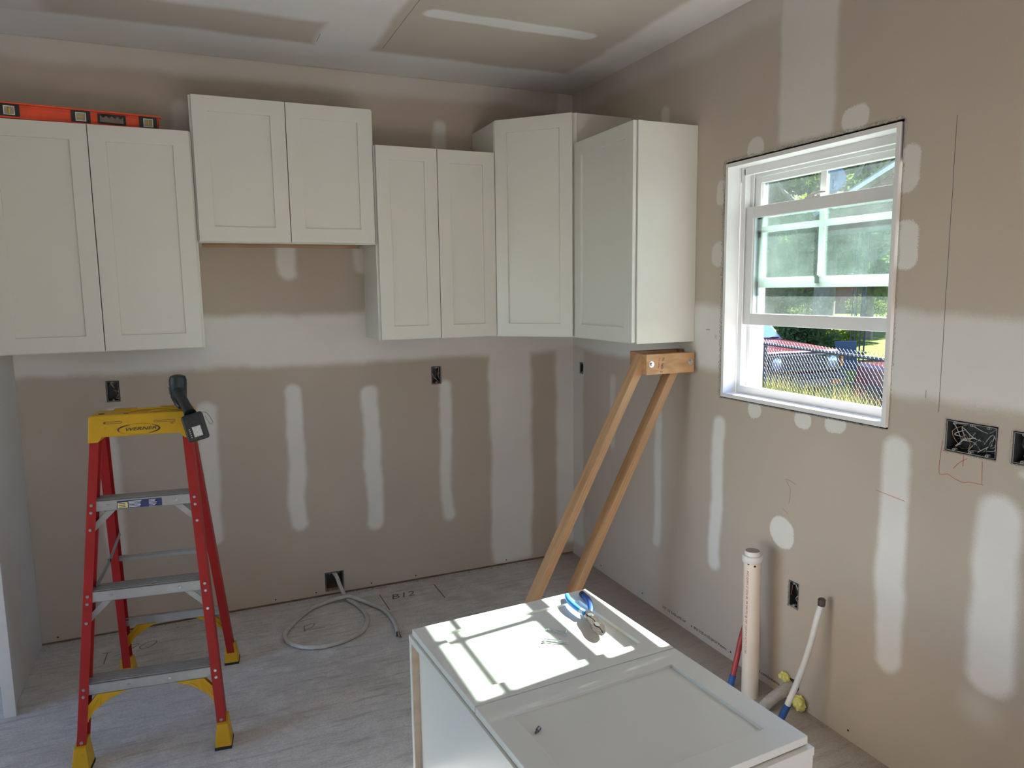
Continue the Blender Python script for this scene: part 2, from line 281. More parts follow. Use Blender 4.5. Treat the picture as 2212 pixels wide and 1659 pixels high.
# ------------------------------------------------------------------ mesh helpers
class MB:
    def __init__(s): s.v = []; s.f = []
    def add(s, vs, fs, T=None):
        b = len(s.v); s.v += [tuple(T @ Vector(q)) if T is not None else tuple(q) for q in vs]; s.f += [tuple(b+i for i in f) for f in fs]; return s
    def box(s, a, b, T=None):
        x0, y0, z0 = [min(a[i], b[i]) for i in range(3)]; x1, y1, z1 = [max(a[i], b[i]) for i in range(3)]
        return s.add([(x0,y0,z0),(x1,y0,z0),(x1,y1,z0),(x0,y1,z0),(x0,y0,z1),(x1,y0,z1),(x1,y1,z1),(x0,y1,z1)],
                     [(0,3,2,1),(4,5,6,7),(0,1,5,4),(1,2,6,5),(2,3,7,6),(3,0,4,7)], T)
    def cbox(s, c, size, T=None): return s.box([c[i]-size[i]/2 for i in range(3)], [c[i]+size[i]/2 for i in range(3)], T)
    def hexa(s, bot, top, T=None):      # 4 bottom points ccw, 4 top points
        return s.add(list(bot)+list(top), [(0,3,2,1),(4,5,6,7),(0,1,5,4),(1,2,6,5),(2,3,7,6),(3,0,4,7)], T)
    def prism(s, poly, axis, a, b, T=None):   # poly in the two other axes (in order x,y,z minus axis)
        n = len(poly); o = [i for i in range(3) if i != axis]; vs = []
        for w_ in (a, b):
            for p in poly:
                q = [0, 0, 0]; q[o[0]] = p[0]; q[o[1]] = p[1]; q[axis] = w_; vs.append(q)
        return s.add(vs, [tuple(range(n))[::-1], tuple(range(n, 2*n))]+[(i, (i+1) % n, n+(i+1) % n, n+i) for i in range(n)], T)
    def tube(s, pts, r, n=10, caps=True, T=None):
        pts = [Vector(p) for p in pts]; m = len(pts); rs = r if hasattr(r, '__len__') else [r]*m
        up = Vector((0, 0, 1)); vs = []; t0 = (pts[1]-pts[0]).normalized(); a = t0.orthogonal().normalized()
        for i in range(m):
            t = ((pts[min(i+1, m-1)]-pts[max(i-1, 0)])).normalized(); a = (a-t*a.dot(t)).normalized(); b = t.cross(a)
            for k in range(n):
                g = 2*math.pi*k/n; vs.append(pts[i]+(a*math.cos(g)+b*math.sin(g))*rs[i])
        fs = [(i*n+k, i*n+(k+1) % n, (i+1)*n+(k+1) % n, (i+1)*n+k) for i in range(m-1) for k in range(n)]
        if caps: fs += [tuple(range(n))[::-1], tuple((m-1)*n+k for k in range(n))]
        return s.add(vs, fs, T)
    def ribbon(s, pts, wd, nrm, T=None):
        pts = [Vector(p) for p in pts]; nrm = Vector(nrm); m = len(pts); vs = []
        for i in range(m):
            t = (pts[min(i+1, m-1)]-pts[max(i-1, 0)]).normalized(); b = nrm.cross(t)*wd/2; vs += [pts[i]+b, pts[i]-b]
        return s.add(vs, [(2*i, 2*i+2, 2*i+3, 2*i+1) for i in range(m-1)], T)
    def build(s, name, mat, parent=None, world=False, smooth=False, bevel=0, seg=2, weld=False):
        me = bpy.data.meshes.new(name); vs = s.v
        if parent is not None and world:
            inv = WM[parent.name].inverted(); vs = [tuple(inv @ Vector(v)) for v in vs]
        me.from_pydata(vs, [], s.f); me.update()
        bm = bmesh.new(); bm.from_mesh(me)
        if weld: bmesh.ops.remove_doubles(bm, verts=bm.verts, dist=1e-5)
        bmesh.ops.recalc_face_normals(bm, faces=bm.faces); bm.to_mesh(me); bm.free()
        for p in me.polygons: p.use_smooth = smooth
        me.materials.append(M[mat] if isinstance(mat, str) else mat)
        o = bpy.data.objects.new(name, me); C.objects.link(o)
        if parent is not None: o.parent = parent; WM[o.name] = WM[parent.name].copy()
        else: WM[o.name] = Matrix.Identity(4)
        if bevel:
            b = o.modifiers.new('bevel', 'BEVEL'); b.width = bevel; b.segments = seg; b.limit_method = 'ANGLE'; b.angle_limit = math.radians(40)
        if smooth and not bevel:
            e = o.modifiers.new('split', 'EDGE_SPLIT'); e.split_angle = math.radians(45)
        return o
WM = {}
def empty(name, mat4=None, label=None, cat=None, group=None, kind=None, parent=None):
    o = bpy.data.objects.new(name, None); C.objects.link(o); o.empty_display_size = .1
    m = mat4 if mat4 is not None else Matrix.Identity(4)
    if not isinstance(m, Matrix): m = Matrix.Translation(m)
    o.matrix_world = m; WM[o.name] = m.copy(); tag(o, label, cat, group, kind); return o
def tag(o, label=None, cat=None, group=None, kind=None):
    for k, v in (('label', label), ('category', cat), ('group', group), ('kind', kind)):
        if v: o[k] = v
    return o
def mat_loc(loc, rz=0, rx=0, ry=0): return Matrix.Translation(loc) @ Euler((rx, ry, rz)).to_matrix().to_4x4()
def text(name, string, size, T, mat, parent, world=True, extrude=.0003, shear=0, align='LEFT'):
    cu = bpy.data.curves.new('txt', 'FONT'); cu.body = string; cu.size = size; cu.extrude = extrude; cu.shear = shear; cu.align_x = align; cu.resolution_u = 2
    to = bpy.data.objects.new('txt', cu); C.objects.link(to); dg = bpy.context.evaluated_depsgraph_get()
    me = bpy.data.meshes.new_from_object(to.evaluated_get(dg)); bpy.data.objects.remove(to); me.name = name
    TT = (WM[parent.name].inverted() @ T) if world else T
    me.transform(TT); me.materials.clear(); me.materials.append(M[mat])
    o = bpy.data.objects.new(name, me); C.objects.link(o); o.parent = parent; WM[o.name] = WM[parent.name].copy(); return o
def basis(o, x, y):   # text frame: x = reading direction, y = up of the letters
    x = Vector(x).normalized(); y = Vector(y); y = (y-x*y.dot(x)).normalized(); z = x.cross(y)
    m = Matrix((x, y, z)).transposed().to_4x4(); m.translation = o; return m
def smoothpath(pts, k=6):
    pts = [Vector(p) for p in pts]; out = []
    for i in range(len(pts)-1):
        p0 = pts[max(i-1, 0)]; p1 = pts[i]; p2 = pts[i+1]; p3 = pts[min(i+2, len(pts)-1)]
        for j in range(k):
            t = j/k; out.append(.5*((2*p1)+(p2-p0)*t+(2*p0-5*p1+4*p2-p3)*t*t+(3*p1-p0-3*p2+p3)*t**3))
    return out+[pts[-1]]

# ------------------------------------------------------------------ room shell
H = 2.70; XL, YF = -5.4, -6.5; GAP = .012
def holed(mb, u0, u1, v0, v1, holes, put):
    us = sorted({u0, u1, *[h[0] for h in holes], *[h[1] for h in holes]}); vs = sorted({v0, v1, *[h[2] for h in holes], *[h[3] for h in holes]})
    for i in range(len(us)-1):
        for j in range(len(vs)-1):
            cu, cv = (us[i]+us[i+1])/2, (vs[j]+vs[j+1])/2
            if any(h[0] < cu < h[1] and h[2] < cv < h[3] for h in holes): continue
            put(us[i], us[i+1], vs[j], vs[j+1])
T_GYP = .0127
back_boxes = [(-2.438, -2.3835, 1.117, 1.2145), (-.877, -.821, 1.102, 1.198), (-1.496, -1.398, .024, .129)]
right_boxes = [(-.124, -.080, 1.121, 1.187), (-.925, -.885, 1.125, 1.19), (-2.494, -2.3395, 1.111, 1.207), (-2.69, -2.534, 1.113, 1.205), (-1.798, -1.747, .380, .483)]
WY0, WY1, WZ0, WZ1 = -2.1355, -1.3257, 1.1450, 2.1065          # outer edges of the window jamb boards
whole = (WY0-.009, WY1+.008, WZ0-.006, WZ1+.009)
mb = MB(); holed(mb, XL, 0, GAP, H, back_boxes, lambda a, b, c, d: mb.box((a, 0, c), (b, T_GYP, d)))
wb = tag(mb.build('wall_back', 'wall_back', weld=True), kind='structure')
mb = MB(); holed(mb, YF, T_GYP, GAP, H, right_boxes+[whole, (-6.3, -4.35, .0, 2.15)], lambda a, b, c, d: mb.box((0, a, c), (T_GYP, b, d)))  # second large hole is an added, unseen opening letting sun bounce off the floor
wr = tag(mb.build('wall_right', 'wall_right', weld=True), kind='structure')
# framing behind the boards (closes the room to the sky)
mb = MB(); holed(mb, XL-.15, .16, -.1, H+.1, [], lambda a, b, c, d: mb.box((a, T_GYP+.075, c), (b, T_GYP+.12, d))); mb.build('sheathing', 'dark', wb)
mb = MB(); holed(mb, YF-.15, T_GYP+.12, -.1, H+.1, [(WY0-.004, WY1+.004, WZ0-.004, WZ1+.004), (-6.3, -4.35, .0, 2.15)], lambda a, b, c, d: mb.box((T_GYP+.075, a, c), (.16, b, d))); mb.build('sheathing', 'dark', wr)
mb = MB(); mb.box((XL, .006, 0), (.0, T_GYP+.07, .038)); mb.build('sill_plate', 'plate', wb)
mb = MB(); mb.box((.006, YF, 0), (T_GYP+.07, 0, .038)); mb.build('sill_plate', 'plate', wr)
mb = MB(); mb.box((XL, YF, -.1), (T_GYP+.07, T_GYP+.07, 0)); tag(mb.build('floor', 'floor'), kind='structure')
mb = MB(); mb.box((XL-.15, YF-.15, H), (.16, .14, H+.1)); tag(mb.build('ceiling', 'ceiling'), kind='structure')
mb = MB(); holed(mb, YF, T_GYP, 0, H, [(-2.45, -.65, 0, 2.1)], lambda a, b, c, d: mb.box((XL-.12, a, c), (XL, b, d))); tag(mb.build('wall_left', 'wall_plain'), kind='structure')
mb = MB(); holed(mb, XL-.12, T_GYP, 0, H, [], lambda a, b, c, d: mb.box((a, YF-.12, c), (b, YF, d))); tag(mb.build('wall_front', 'wall_plain'), kind='structure')
# torn paper rims round every cut-out
def torn(rect, plane, amp, parent, step=.004, out=.0):
    """jagged ring lying just proud of the board; plane 'x' (right wall) or 'y' (back wall)"""
    u0, u1, v0, v1 = rect; per = []
    for (a, b, n) in (((u0, v0), (u1, v0), (0, -1)), ((u1, v0), (u1, v1), (1, 0)), ((u1, v1), (u0, v1), (0, 1)), ((u0, v1), (u0, v0), (-1, 0))):
        L = math.hypot(b[0]-a[0], b[1]-a[1]); k = max(2, int(L/step))
        for i in range(k): t = i/k; per.append((a[0]+(b[0]-a[0])*t, a[1]+(b[1]-a[1])*t, n))
    vs = []; n = len(per)
    for (u, v, nn) in per:
        r1 = -random.uniform(0, 1)*amp*.35; r2 = random.uniform(.15, 1)**1.5*amp
        if plane == 'x' and rect is whole and nn in ((0, -1), ): r2 *= .25
        for r, hgt in ((r1, .0045), (r2, -.0012-random.random()*.0016)):
            p = (u+nn[0]*r, v+nn[1]*r)
            vs.append((hgt, p[0], p[1]) if plane == 'x' else (p[0], hgt, p[1]))
    fs = [(2*i, 2*((i+1) % n), 2*((i+1) % n)+1, 2*i+1) for i in range(n)]
    return MB().add(vs, fs).build('torn_paper_edge', 'gyp_edge', parent)
torn(whole, 'x', .011, wr, .004)
for r_ in right_boxes: torn(r_, 'x', .004, wr)
for r_ in back_boxes: torn(r_, 'y', .003, wb)
# printing and pencil on the boards
d_ = Vector((0, -1.4604+.9243, 0)); zt = .028
text('board_print', '1/2" CT EASI-LITE 54"', .0175, basis((-.0004, -.928, .030), (0, -1, 0), (0, 0, 1)) @ Matrix.Diagonal((1.18, 1, 1, 1)), 'print_k', wr)
text('board_print', '09/15/25 H 02:20:59 Patent:', .0175, basis((-.0004, -1.175, .030), (0, -1, 0), (0, 0, 1)) @ Matrix.Diagonal((1.16, 1, 1, 1)), 'print_k', wr)
text('board_print', 'CertainTeed.com/patents', .0185, basis((-.0004, -1.505, .030), (0, -1, 0), (0, 0, 1)) @ Matrix.Diagonal((1.12, 1, 1, 1)), 'print_k', wr)
def marks(lst, name, mat, wd):
    for pts in lst:
        MB().ribbon(smoothpath([(-.0006, y, z) for y, z in pts], 4), wd, (1, 0, 0)).build(name, mat, wr)
marks([[(-1.7112, .8721), (-1.735, .872), (-1.7652, .8626)], [(-1.7153, .868), (-1.738, .8343), (-1.7322, .7827)], [(-2.3345, 1.14), (-2.3303, 1.1), (-2.3293, 1.0381), (-2.355, 1.042), (-2.3745, 1.034), (-2.40, 1.028), (-2.42, 1.032)],
  [(-2.42, 1.033), (-2.4644, 1.034)], [(-2.4564, 1.101), (-2.46, 1.035)], [(-2.372, 1.062), (-2.39, 1.084), (-2.412, 1.100)], [(-2.401, 1.107), (-2.401, 1.075)], [(-2.1099, .9308), (-2.2207, .9208)], [(-1.70, .753), (-1.7298, .7409)]], 'red_pencil_mark', 'redpencil', .0016)
marks([[(-1.2795, 1.405), (-1.283, 1.395), (-1.277, 1.39)], [(-1.288, 1.405), (-1.291, 1.393), (-1.288, 1.386)]], 'pencil_mark', 'pencil', .0015)
# screw dimples, pencil marks and labels on the floor
def dot(mbx, x, y, z, ax, r=.004):
    pts = [(math.cos(a)*r, math.sin(a)*r) for a in np.linspace(0, 2*math.pi, 9)[:-1]]
    mbx.prism([(y+p, z+q) for p, q in pts] if ax == 0 else [(x+p, z+q) for p, q in pts], ax, (x if ax == 0 else y)-.0008, (x if ax == 0 else y)+.002)
mb = MB()
for y in (-.33, -.75, -1.16, -1.43, -2.05, -2.46): mb = MB(); dot(mb, 0, y, .035, 0); mb.build('drywall_screw', 'dark', wr)
for x in (-2.72, -1.75, -1.545, -1.25, -1.0, -.45): mb = MB(); dot(mb, x, 0, .03, 1); mb.build('drywall_screw', 'dark', wb)
FLR = bpy.data.objects['floor']
def fmark(pts, wd=.004): MB().ribbon(smoothpath([(x, y, .0006) for x, y in pts], 3), wd, (0, 0, 1)).build('pencil_mark', 'pencil', FLR)
fmark([(-1.2306, -.1036), (-1.2285, -.22), (-1.227, -.311)], .005); fmark([(-.925, -.092), (-.9253, -.29)], .006)
fmark([(-1.60, -.24), (-1.66, -.25)], .004); fmark([(-1.65, -.31), (-1.655, -.37)]); fmark([(-1.65, -.31), (-1.60, -.30), (-1.62, -.34), (-1.66, -.355), (-1.56, -.36)])
text('floor_writing', 'B12', .085, basis((-1.19, -.19, .0005), (1, .02, 0), (0, 1, 0)), 'pencil', FLR, extrude=.0001, shear=.3)
fmark([(-2.50, -.20), (-2.505, -.31)]); fmark([(-2.52, -.20), (-2.485, -.20)])
fmark([(-2.42, -.16), (-2.375, -.165), (-2.40, -.20), (-2.43, -.235), (-2.47, -.25)]); fmark([(-2.37, -.20), (-2.335, -.165), (-2.30, -.17), (-2.32, -.215), (-2.36, -.225), (-2.37, -.20)])
# crumbs of plaster along the window wall
mb = MB()
for i in range(1500):
    y = -random.uniform(.1, 3.2); x = -abs(random.gauss(0, .018))-.002; s_ = random.uniform(.0008, .0028)
    if random.random() < .12: x -= random.random()*.12
    mb.cbox((x, y, s_*.3), (s_, s_*random.uniform(.6, 1.4), s_*.6), None)
for i in range(160):
    x = random.uniform(-2.8, -.1); s_ = random.uniform(.0015, .005); mb.cbox((x, -abs(random.gauss(0, .02))-.003, s_*.3), (s_, s_, s_*.6))
tag(mb.build('plaster_crumbs', 'crumb'), 'small crumbs of plaster and dirt scattered along the foot of the walls', 'debris', kind='stuff')

# ------------------------------------------------------------------ window_1 : raised lower sash, upper sash with a two by two grille
win = empty('window_1', (0, -1.7306, WZ0), kind='structure')
JT = .016
def wbox(a, b, nm, mt, par, bev=.001): return MB().box(a, b).build(nm, mt, par, world=True, bevel=bev)
wbox((-.003, WY1-JT, WZ0), (.066, WY1, WZ1), 'jamb_board', 'trimwhite', win); wbox((-.003, WY0, WZ0), (.066, WY0+JT, WZ1), 'jamb_board', 'trimwhite', win)
wbox((-.003, WY0+JT, WZ0), (.066, WY1-JT, WZ0+JT), 'sill_board', 'trimwhite', win); wbox((-.003, WY0+JT, WZ1-JT), (.066, WY1-JT, WZ1), 'head_board', 'trimwhite', win)
yc = -1.7306
mb = MB()
for s in (1, -1):
    a = yc+s*.3889; b = yc+s*.371
    mb.box((.066, a, WZ0+JT), (.175, b, WZ1-JT)); mb.box((.101, b, 1.19), (.105, yc+s*.352, 2.085)); mb.box((.066, b, 1.19), (.070, yc+s*.364, 2.085)); mb.box((.140, b, 1.17), (.175, yc+s*.350, 2.088))
    mb.box((.120, b, 1.93 if s == 9 else 1.19), (.124, yc+s*.360, 1.60))
mb.box((.066, yc-.371, 2.074), (.175, yc+.371, WZ1-JT)); mb.box((.066, yc-.371, 2.060), (.085, yc+.371, 2.075)); mb.box((.104, yc-.371, 2.050), (.109, yc+.371, 2.075))
mb.hexa([(.066, yc-.371, WZ0+JT), (.175, yc-.371, WZ0+JT), (.175, yc+.371, WZ0+JT), (.066, yc+.371, WZ0+JT)], [(.066, yc-.371, 1.186), (.175, yc-.371, 1.176), (.175, yc+.371, 1.176), (.066, yc+.371, 1.186)])
mb.box((.0655, yc-.3889, WZ0+JT), (.0745, yc+.3889, 1.192))
mb.build('window_frame', 'vinyl', win, world=True, bevel=.0008)
def sash(name, x0, x1, half, z0, z1, gh, g0, g1):
    m = MB()
    m.box((x0, yc-half, z0), (x1, yc-gh, z1)); m.box((x0, yc+gh, z0), (x1, yc+half, z1)); m.box((x0, yc-gh, z0), (x1, yc+gh, g0)); m.box((x0, yc-gh, g1), (x1, yc+gh, z1))
    for s in (1, -1): m.box((x0+.006, yc+s*(gh-.005), g0), (x1-.006, yc+s*gh, g1))
    o = m.build(name, 'vinyl', win, world=True, bevel=.0015, weld=False)
    xm = (x0+x1)/2
    MB().box((xm-.0015, yc-gh-.003, g0-.003), (xm+.0015, yc+gh+.003, g1+.003)).build('glass_pane', 'glass', o, world=True)
    return o
lo = sash('lower_sash', .078, .102, .371, 1.4500, 1.9315, .327, 1.4970, 1.8860)
up = sash('upper_sash', .109, .134, .362, 1.6020, 2.062, .318, 1.6430, 2.0260)
wbox((.112, yc-.0135, 1.643), (.118, yc+.0135, 2.026), 'grille_bar', 'vinyl', up, .0006); wbox((.1125, yc-.318, 1.826), (.1175, yc+.318, 1.850), 'grille_bar', 'vinyl', up, .0006)
m = MB(); m.tube([(.092, yc+.035, 1.9315), (.092, yc+.035, 1.9445)], .017, 16); m.tube([(.088, yc+.028, 1.943), (.080, yc-.01, 1.947), (.079, yc-.045, 1.945)], [.007, .006, .004], 8)
m.cbox((.092, yc+.02, 1.934), (.022, .075, .005)); m.build('sash_lock', 'whitepl', lo, world=True, smooth=True)
m = MB(); m.cbox((.1065, yc+.005, 1.629), (.006, .022, .024)); m.cbox((.104, yc+.005, 1.643), (.012, .026, .006)); m.build('lock_keeper', 'steel', up, world=True)
MB().box((.100, yc-.30, 1.893), (.104, yc+.30, 1.899)).build('finger_lip', 'vinyl', lo, world=True)

# ------------------------------------------------------------------ electrical boxes
def outlet_box(rect, plane, label, gangs=1, group=None, wires='mix', depth=.065, name='electrical_box'):
    u0, u1, v0, v1 = rect; g = .0035; u0 += g; u1 -= g; v0 += g; v1 -= g
    P = (lambda d, u, v: (d, u, v)) if plane == 'x' else (lambda d, u, v: (u, d, v))
    e = empty(name, P(.01, (u0+u1)/2, v0), label, 'electrical box', group)
    d0, d1, t = .002, depth, .002; m = MB()
    def bx(a, b): m.box(P(*a), P(*b))
    bx((d1-t, u0, v0), (d1, u1, v1)); bx((d0, u0, v0), (d1, u0+t, v1)); bx((d0, u1-t, v0), (d1, u1, v1)); bx((d0, u0, v0), (d1, u1, v0+t)); bx((d0, u0, v1-t), (d1, u1, v1))
    m.build('box', 'boxpl', e, world=True)
    m = MB()
    def ring(a, b): m.box(P(*a), P(*b))
    ring((d0-.0006, u0, v0), (d0+.001, u0+.0016, v1)); ring((d0-.0006, u1-.0016, v0), (d0+.001, u1, v1)); ring((d0-.0006, u0, v0), (d0+.001, u1, v0+.0016)); ring((d0-.0006, u0, v1-.0016), (d0+.001, u1, v1))
    for k in range(gangs):
        uc = u0+(u1-u0)*(k+.5)/gangs
        for vv, s in ((v0, 1), (v1, -1)):
            q = [(uc+.0048*math.cos(a), vv+s*.004+.0048*math.sin(a)) for a in np.linspace(0, 2*math.pi, 11)[:-1]]
            m.prism([(p[0], p[1]) for p in q], 0 if plane == 'x' else 1, d0-.0004, d0+.012)
    m.build('rim', 'boxlip', e, world=True)
    for k in range(gangs):
        uc = u0+(u1-u0)*(k+.5)/gangs
        for vv, s in ((v0, 1), (v1, -1)):
            m = MB(); q = [(uc+.0018*math.cos(a), vv+s*.005+.0018*math.sin(a)) for a in np.linspace(0, 2*math.pi, 9)[:-1]]
            m.prism(q, 0 if plane == 'x' else 1, d0-.0008, d0+.004); m.build('screw_hole', 'dark', e, world=True)
    if wires:
        W_, H_ = u1-u0, v1-v0
        for k in range(4*gangs if gangs < 3 else 18):
            mt = random.choice(['wire_w', 'wire_w', 'wire_k', 'copper'] if wires == 'mix' else ['wire_r', 'wire_w', 'wire_r', 'wire_k'])
            a = (random.uniform(.1, .9), random.uniform(.15, .95)); pts = []
            for j in range(5):
                a = (min(.92, max(.08, a[0]+random.uniform(-.4, .4)/max(1, gangs*.5))), min(.92, max(.1, a[1]+random.uniform(-.5, .5))))
                pts.append(P(random.uniform(.008, .032), u0+W_*a[0], v0+H_*a[1]))
            MB().tube(smoothpath(pts, 4), .0011 if mt != 'copper' else .0008, 5).build('wire', mt, e, world=True, smooth=True)
    return e
outlet_box(back_boxes[0], 'y', 'open outlet box behind the ladder top on the back wall, wires loose', 1)
outlet_box(back_boxes[1], 'y', 'open outlet box below the narrow two-door cabinet', 1)
rb = outlet_box(back_boxes[2], 'y', 'square grey range outlet box just above the floor, thick cable leaving it', 2, wires=None, depth=.075)
outlet_box(right_boxes[0], 'x', 'small outlet box on the window wall close to the room corner', 1, wires='few')
outlet_box(right_boxes[1], 'x', 'outlet box half hidden behind the right leg of the wooden prop', 1, wires='few')
outlet_box(right_boxes[2], 'x', 'wide three-gang switch box full of wires below and right of the window', 3)
outlet_box(right_boxes[3], 'x', 'switch box cut by the right edge of the photo', 3)
outlet_box(right_boxes[4], 'x', 'low outlet box with red and white wires between the two water pipes', 1, wires='red')
# thick grey range cable
cp = [(-1.448, .055, .112), (-1.447, .02, .118), (-1.437, -.012, .105), (-1.425, -.045, .062), (-1.410, -.085, .022), (-1.395, -.13, .012), (-1.372, -.1935, .012), (-1.352, -.3219, .012), (-1.3677, -.4267, .012), (-1.4146, -.5108, .012), (-1.5116, -.566, .012), (-1.5974, -.579, .012),
  (-1.6755, -.552, .012), (-1.7375, -.4751, .012), (-1.7457, -.3816, .012), (-1.6928, -.2743, .012), (-1.5936, -.1496, .012), (-1.4839, -.0951, .014), (-1.435, -.110, .026), (-1.392, -.128, .033), (-1.35, -.168, .022), (-1.3055, -.2186, .012), (-1.2586, -.3249, .012), (-1.2446, -.457, .012), (-1.256, -.585, .012)]
cb = MB().tube(smoothpath(cp, 5), .0105, 12).build('range_cable', 'cable', smooth=True)
tag(cb, 'thick grey cable looped on the concrete floor from the low wall box', 'cable')
for i, (dx, mt) in enumerate(((-.005, 'wire_k'), (.003, 'wire_w'), (0, 'copper'), (.006, 'wire_k'))):
    MB().tube([(-1.256+dx*.6, -.583, .012+.003*(i % 2)), (-1.2605+dx, -.60, .012), (-1.262+dx*1.3, -.618-.006*i, .008)], .003, 6).build('conductor', mt, cb, world=True, smooth=True)

# ------------------------------------------------------------------ cabinets
def door_mesh(m, x0, x1, z0, z1, yb, T=None, st_=.064, t=.019, rec=.009):
    """shaker door, back face at y=yb, front at yb-t"""
    yf = yb-t; yp = yf+rec; a = [(x0, z0), (x1, z0), (x1, z1), (x0, z1)]; b = [(x0+st_, z0+st_), (x1-st_, z0+st_), (x1-st_, z1-st_), (x0+st_, z1-st_)]
    vs = [(x, yf, z) for x, z in a]+[(x, yf, z) for x, z in b]+[(x, yp+.004, z) for x, z in b]+[(x, yb, z) for x, z in a]+[(x, yb, z) for x, z in b]
    fs = [(i, (i+1) % 4, 4+(i+1) % 4, 4+i) for i in range(4)]+[(4+i, 4+(i+1) % 4, 8+(i+1) % 4, 8+i) for i in range(4)]+[(i, 12+i, 12+(i+1) % 4, (i+1) % 4) for i in range(4)]
    fs += [(8+i, 8+(i+1) % 4, 16+(i+1) % 4, 16+i) for i in range(4)]+[(12+i, 16+i, 16+(i+1) % 4, 12+(i+1) % 4) for i in range(4)]
    m.add(vs, fs, T); return (x0+st_-.004, x1-st_+.004, z0+st_-.004, z1-st_+.004, yp)
def door(parent, x0, x1, z0, z1, yb, T=None):
    m = MB(); px0, px1, pz0, pz1, yp = door_mesh(m, x0, x1, z0, z1, yb, T)
    o = m.build('door', 'cab', parent, bevel=.0012)
    m = MB(); m.box((px0, yp, pz0), (px1, yp+.005, pz1), T); m.build('door_panel', 'cab', o)
    return o
def cabinet(label, T, w_, h, d, doors, group=None, under='ply', rec=.012, dz=(.005, .0), name='wall_cabinet', cat='kitchen cabinet', marg=.007):
    e = empty(name, T, label, cat, group); s = .016; fr = .019
    m = MB(); yb = -(d-fr)
    m.box((0, yb, 0), (s, 0, h)); m.build('side_panel', 'cab', e, bevel=.0006)
    m = MB(); m.box((w_-s, yb, 0), (w_, 0, h)); m.build('side_panel', 'cab', e, bevel=.0006)
    m = MB(); m.box((s, yb, h-s-.003), (w_-s, 0, h-.003)); m.build('top_panel', 'cab', e)
    m = MB(); m.box((s, yb, rec), (w_-s, 0, rec+s)); m.build('bottom_panel', under, e)
    m = MB(); m.box((s, -.006, rec+s), (w_-s, 0, h-s-.003)); m.build('back_panel', 'ply', e)
    m = MB(); fw = .038; o_ = .003
    m.box((-o_, -d, 0), (fw, yb, h)); m.box((w_-fw, -d, 0), (w_+o_, yb, h)); m.box((fw, -d, 0), (w_-fw, yb, fw)); m.box((fw, -d, h-fw), (w_-fw, yb, h)); m.build('face_frame', 'cab', e, bevel=.0006)
    m = MB(); m.box((s+.001, yb, 0), (s+.004, 0, rec)) if under != 'ply' else m.box((s, -.018, 0), (w_-s, 0, rec)); m.build('hanging_rail', 'ply' if under == 'ply' else 'ply_light', e)
    if under != 'ply': m = MB(); m.box((w_-s-.004, yb, 0), (w_-s-.001, 0, rec)); m.build('hanging_rail', 'ply' if under == 'ply' else 'ply_light', e)
    n = doors; dw = (w_-2*marg-.003*(n-1))/n
    for i in range(n):
        x0 = marg+i*(dw+.003); door(e, x0, x0+dw, dz[0], h-dz[1], -d-.002)
    return e
D = .3095
cabinet('white two-door wall cabinet at far left, orange level lying on top', mat_loc((-2.775, -.0005, 1.3715)), .765, .92, D, 2, dz=(.0045, 0))
c2 = cabinet('short white two-door wall cabinet hung highest, gap of bare wall below it', mat_loc((-2.0075, -.0005, 1.8287)), .777, .6155, D, 2, dz=(.005, 0), rec=.010)
cabinet('narrow white two-door wall cabinet between the short one and the corner one', mat_loc((-1.2275, -.0005, 1.3715)), .6135, .9165, D, 2, dz=(.0045, 0))
cabinet('white single-door wall cabinet on the window wall, bright side panel', mat_loc((-.0005, -.6145, 1.3685), rz=-math.pi/2), .5235, .931, .304, 1, dz=(.006, 0), marg=.006)
# diagonal corner cabinet
cc = empty('corner_wall_cabinet', (0, 0, 1.3705), 'tall white corner wall cabinet with one diagonal door', 'kitchen cabinet')
poly = [(-.0005, -.0005), (-.6135, -.0005), (-.6135, -.305), (-.305, -.6135), (-.0005, -.6135)]
hh = 1.0725
poli = [(-.008, -.008), (-.5985, -.008), (-.5985, -.296), (-.296, -.5985), (-.008, -.5985)]
MB().prism(poli, 2, .012, .028).build('bottom_panel', 'ply', cc); MB().prism(poli, 2, hh-.02, hh-.004).build('top_panel', 'cab', cc)
MB().box((-.6135, -.305, 0), (-.5975, -.0005, hh)).build('side_panel', 'cab', cc, bevel=.0006); MB().box((-.305, -.6135, 0), (-.0005, -.5975, hh)).build('side_panel', 'cab', cc, bevel=.0006)
MB().box((-.5975, -.007, .028), (-.0005, -.0005, hh-.02)).build('back_panel', 'ply', cc); MB().box((-.007, -.5975, .028), (-.0005, -.007, hh-.02)).build('back_panel', 'ply', cc)
Td = Matrix.Translation((-.6135, -.305, 0)) @ Euler((0, 0, -math.pi/4)).to_matrix().to_4x4(); dl = math.hypot(.3085, .3085)
m = MB(); fw = .030
m.box((0, -.006, 0), (fw, .013, hh), Td); m.box((dl-fw, -.006, 0), (dl, .013, hh), Td); m.box((fw, -.006, 0), (dl-fw, .013, .038), Td); m.box((fw, -.006, hh-.038), (dl-fw, .013, hh), Td); m.build('face_frame', 'cab', cc, bevel=.0006)
door(cc, .016, dl-.018, .0045, hh-.001, -.008, Td)
# tall refrigerator end panel
ep = empty('end_panel', (-2.80, -.3, 0), 'tall white refrigerator end panel standing on the floor at the left edge', 'panel')
MB().box((-2.804, -.598, .004), (-2.785, -.002, 2.30)).build('sheet', 'panelwhite', ep, world=True, bevel=.0008)
MB().box((-2.808, -.6175, 0), (-2.768, -.5985, 2.30)).build('front_stile', 'panelwhite', ep, world=True, bevel=.001)
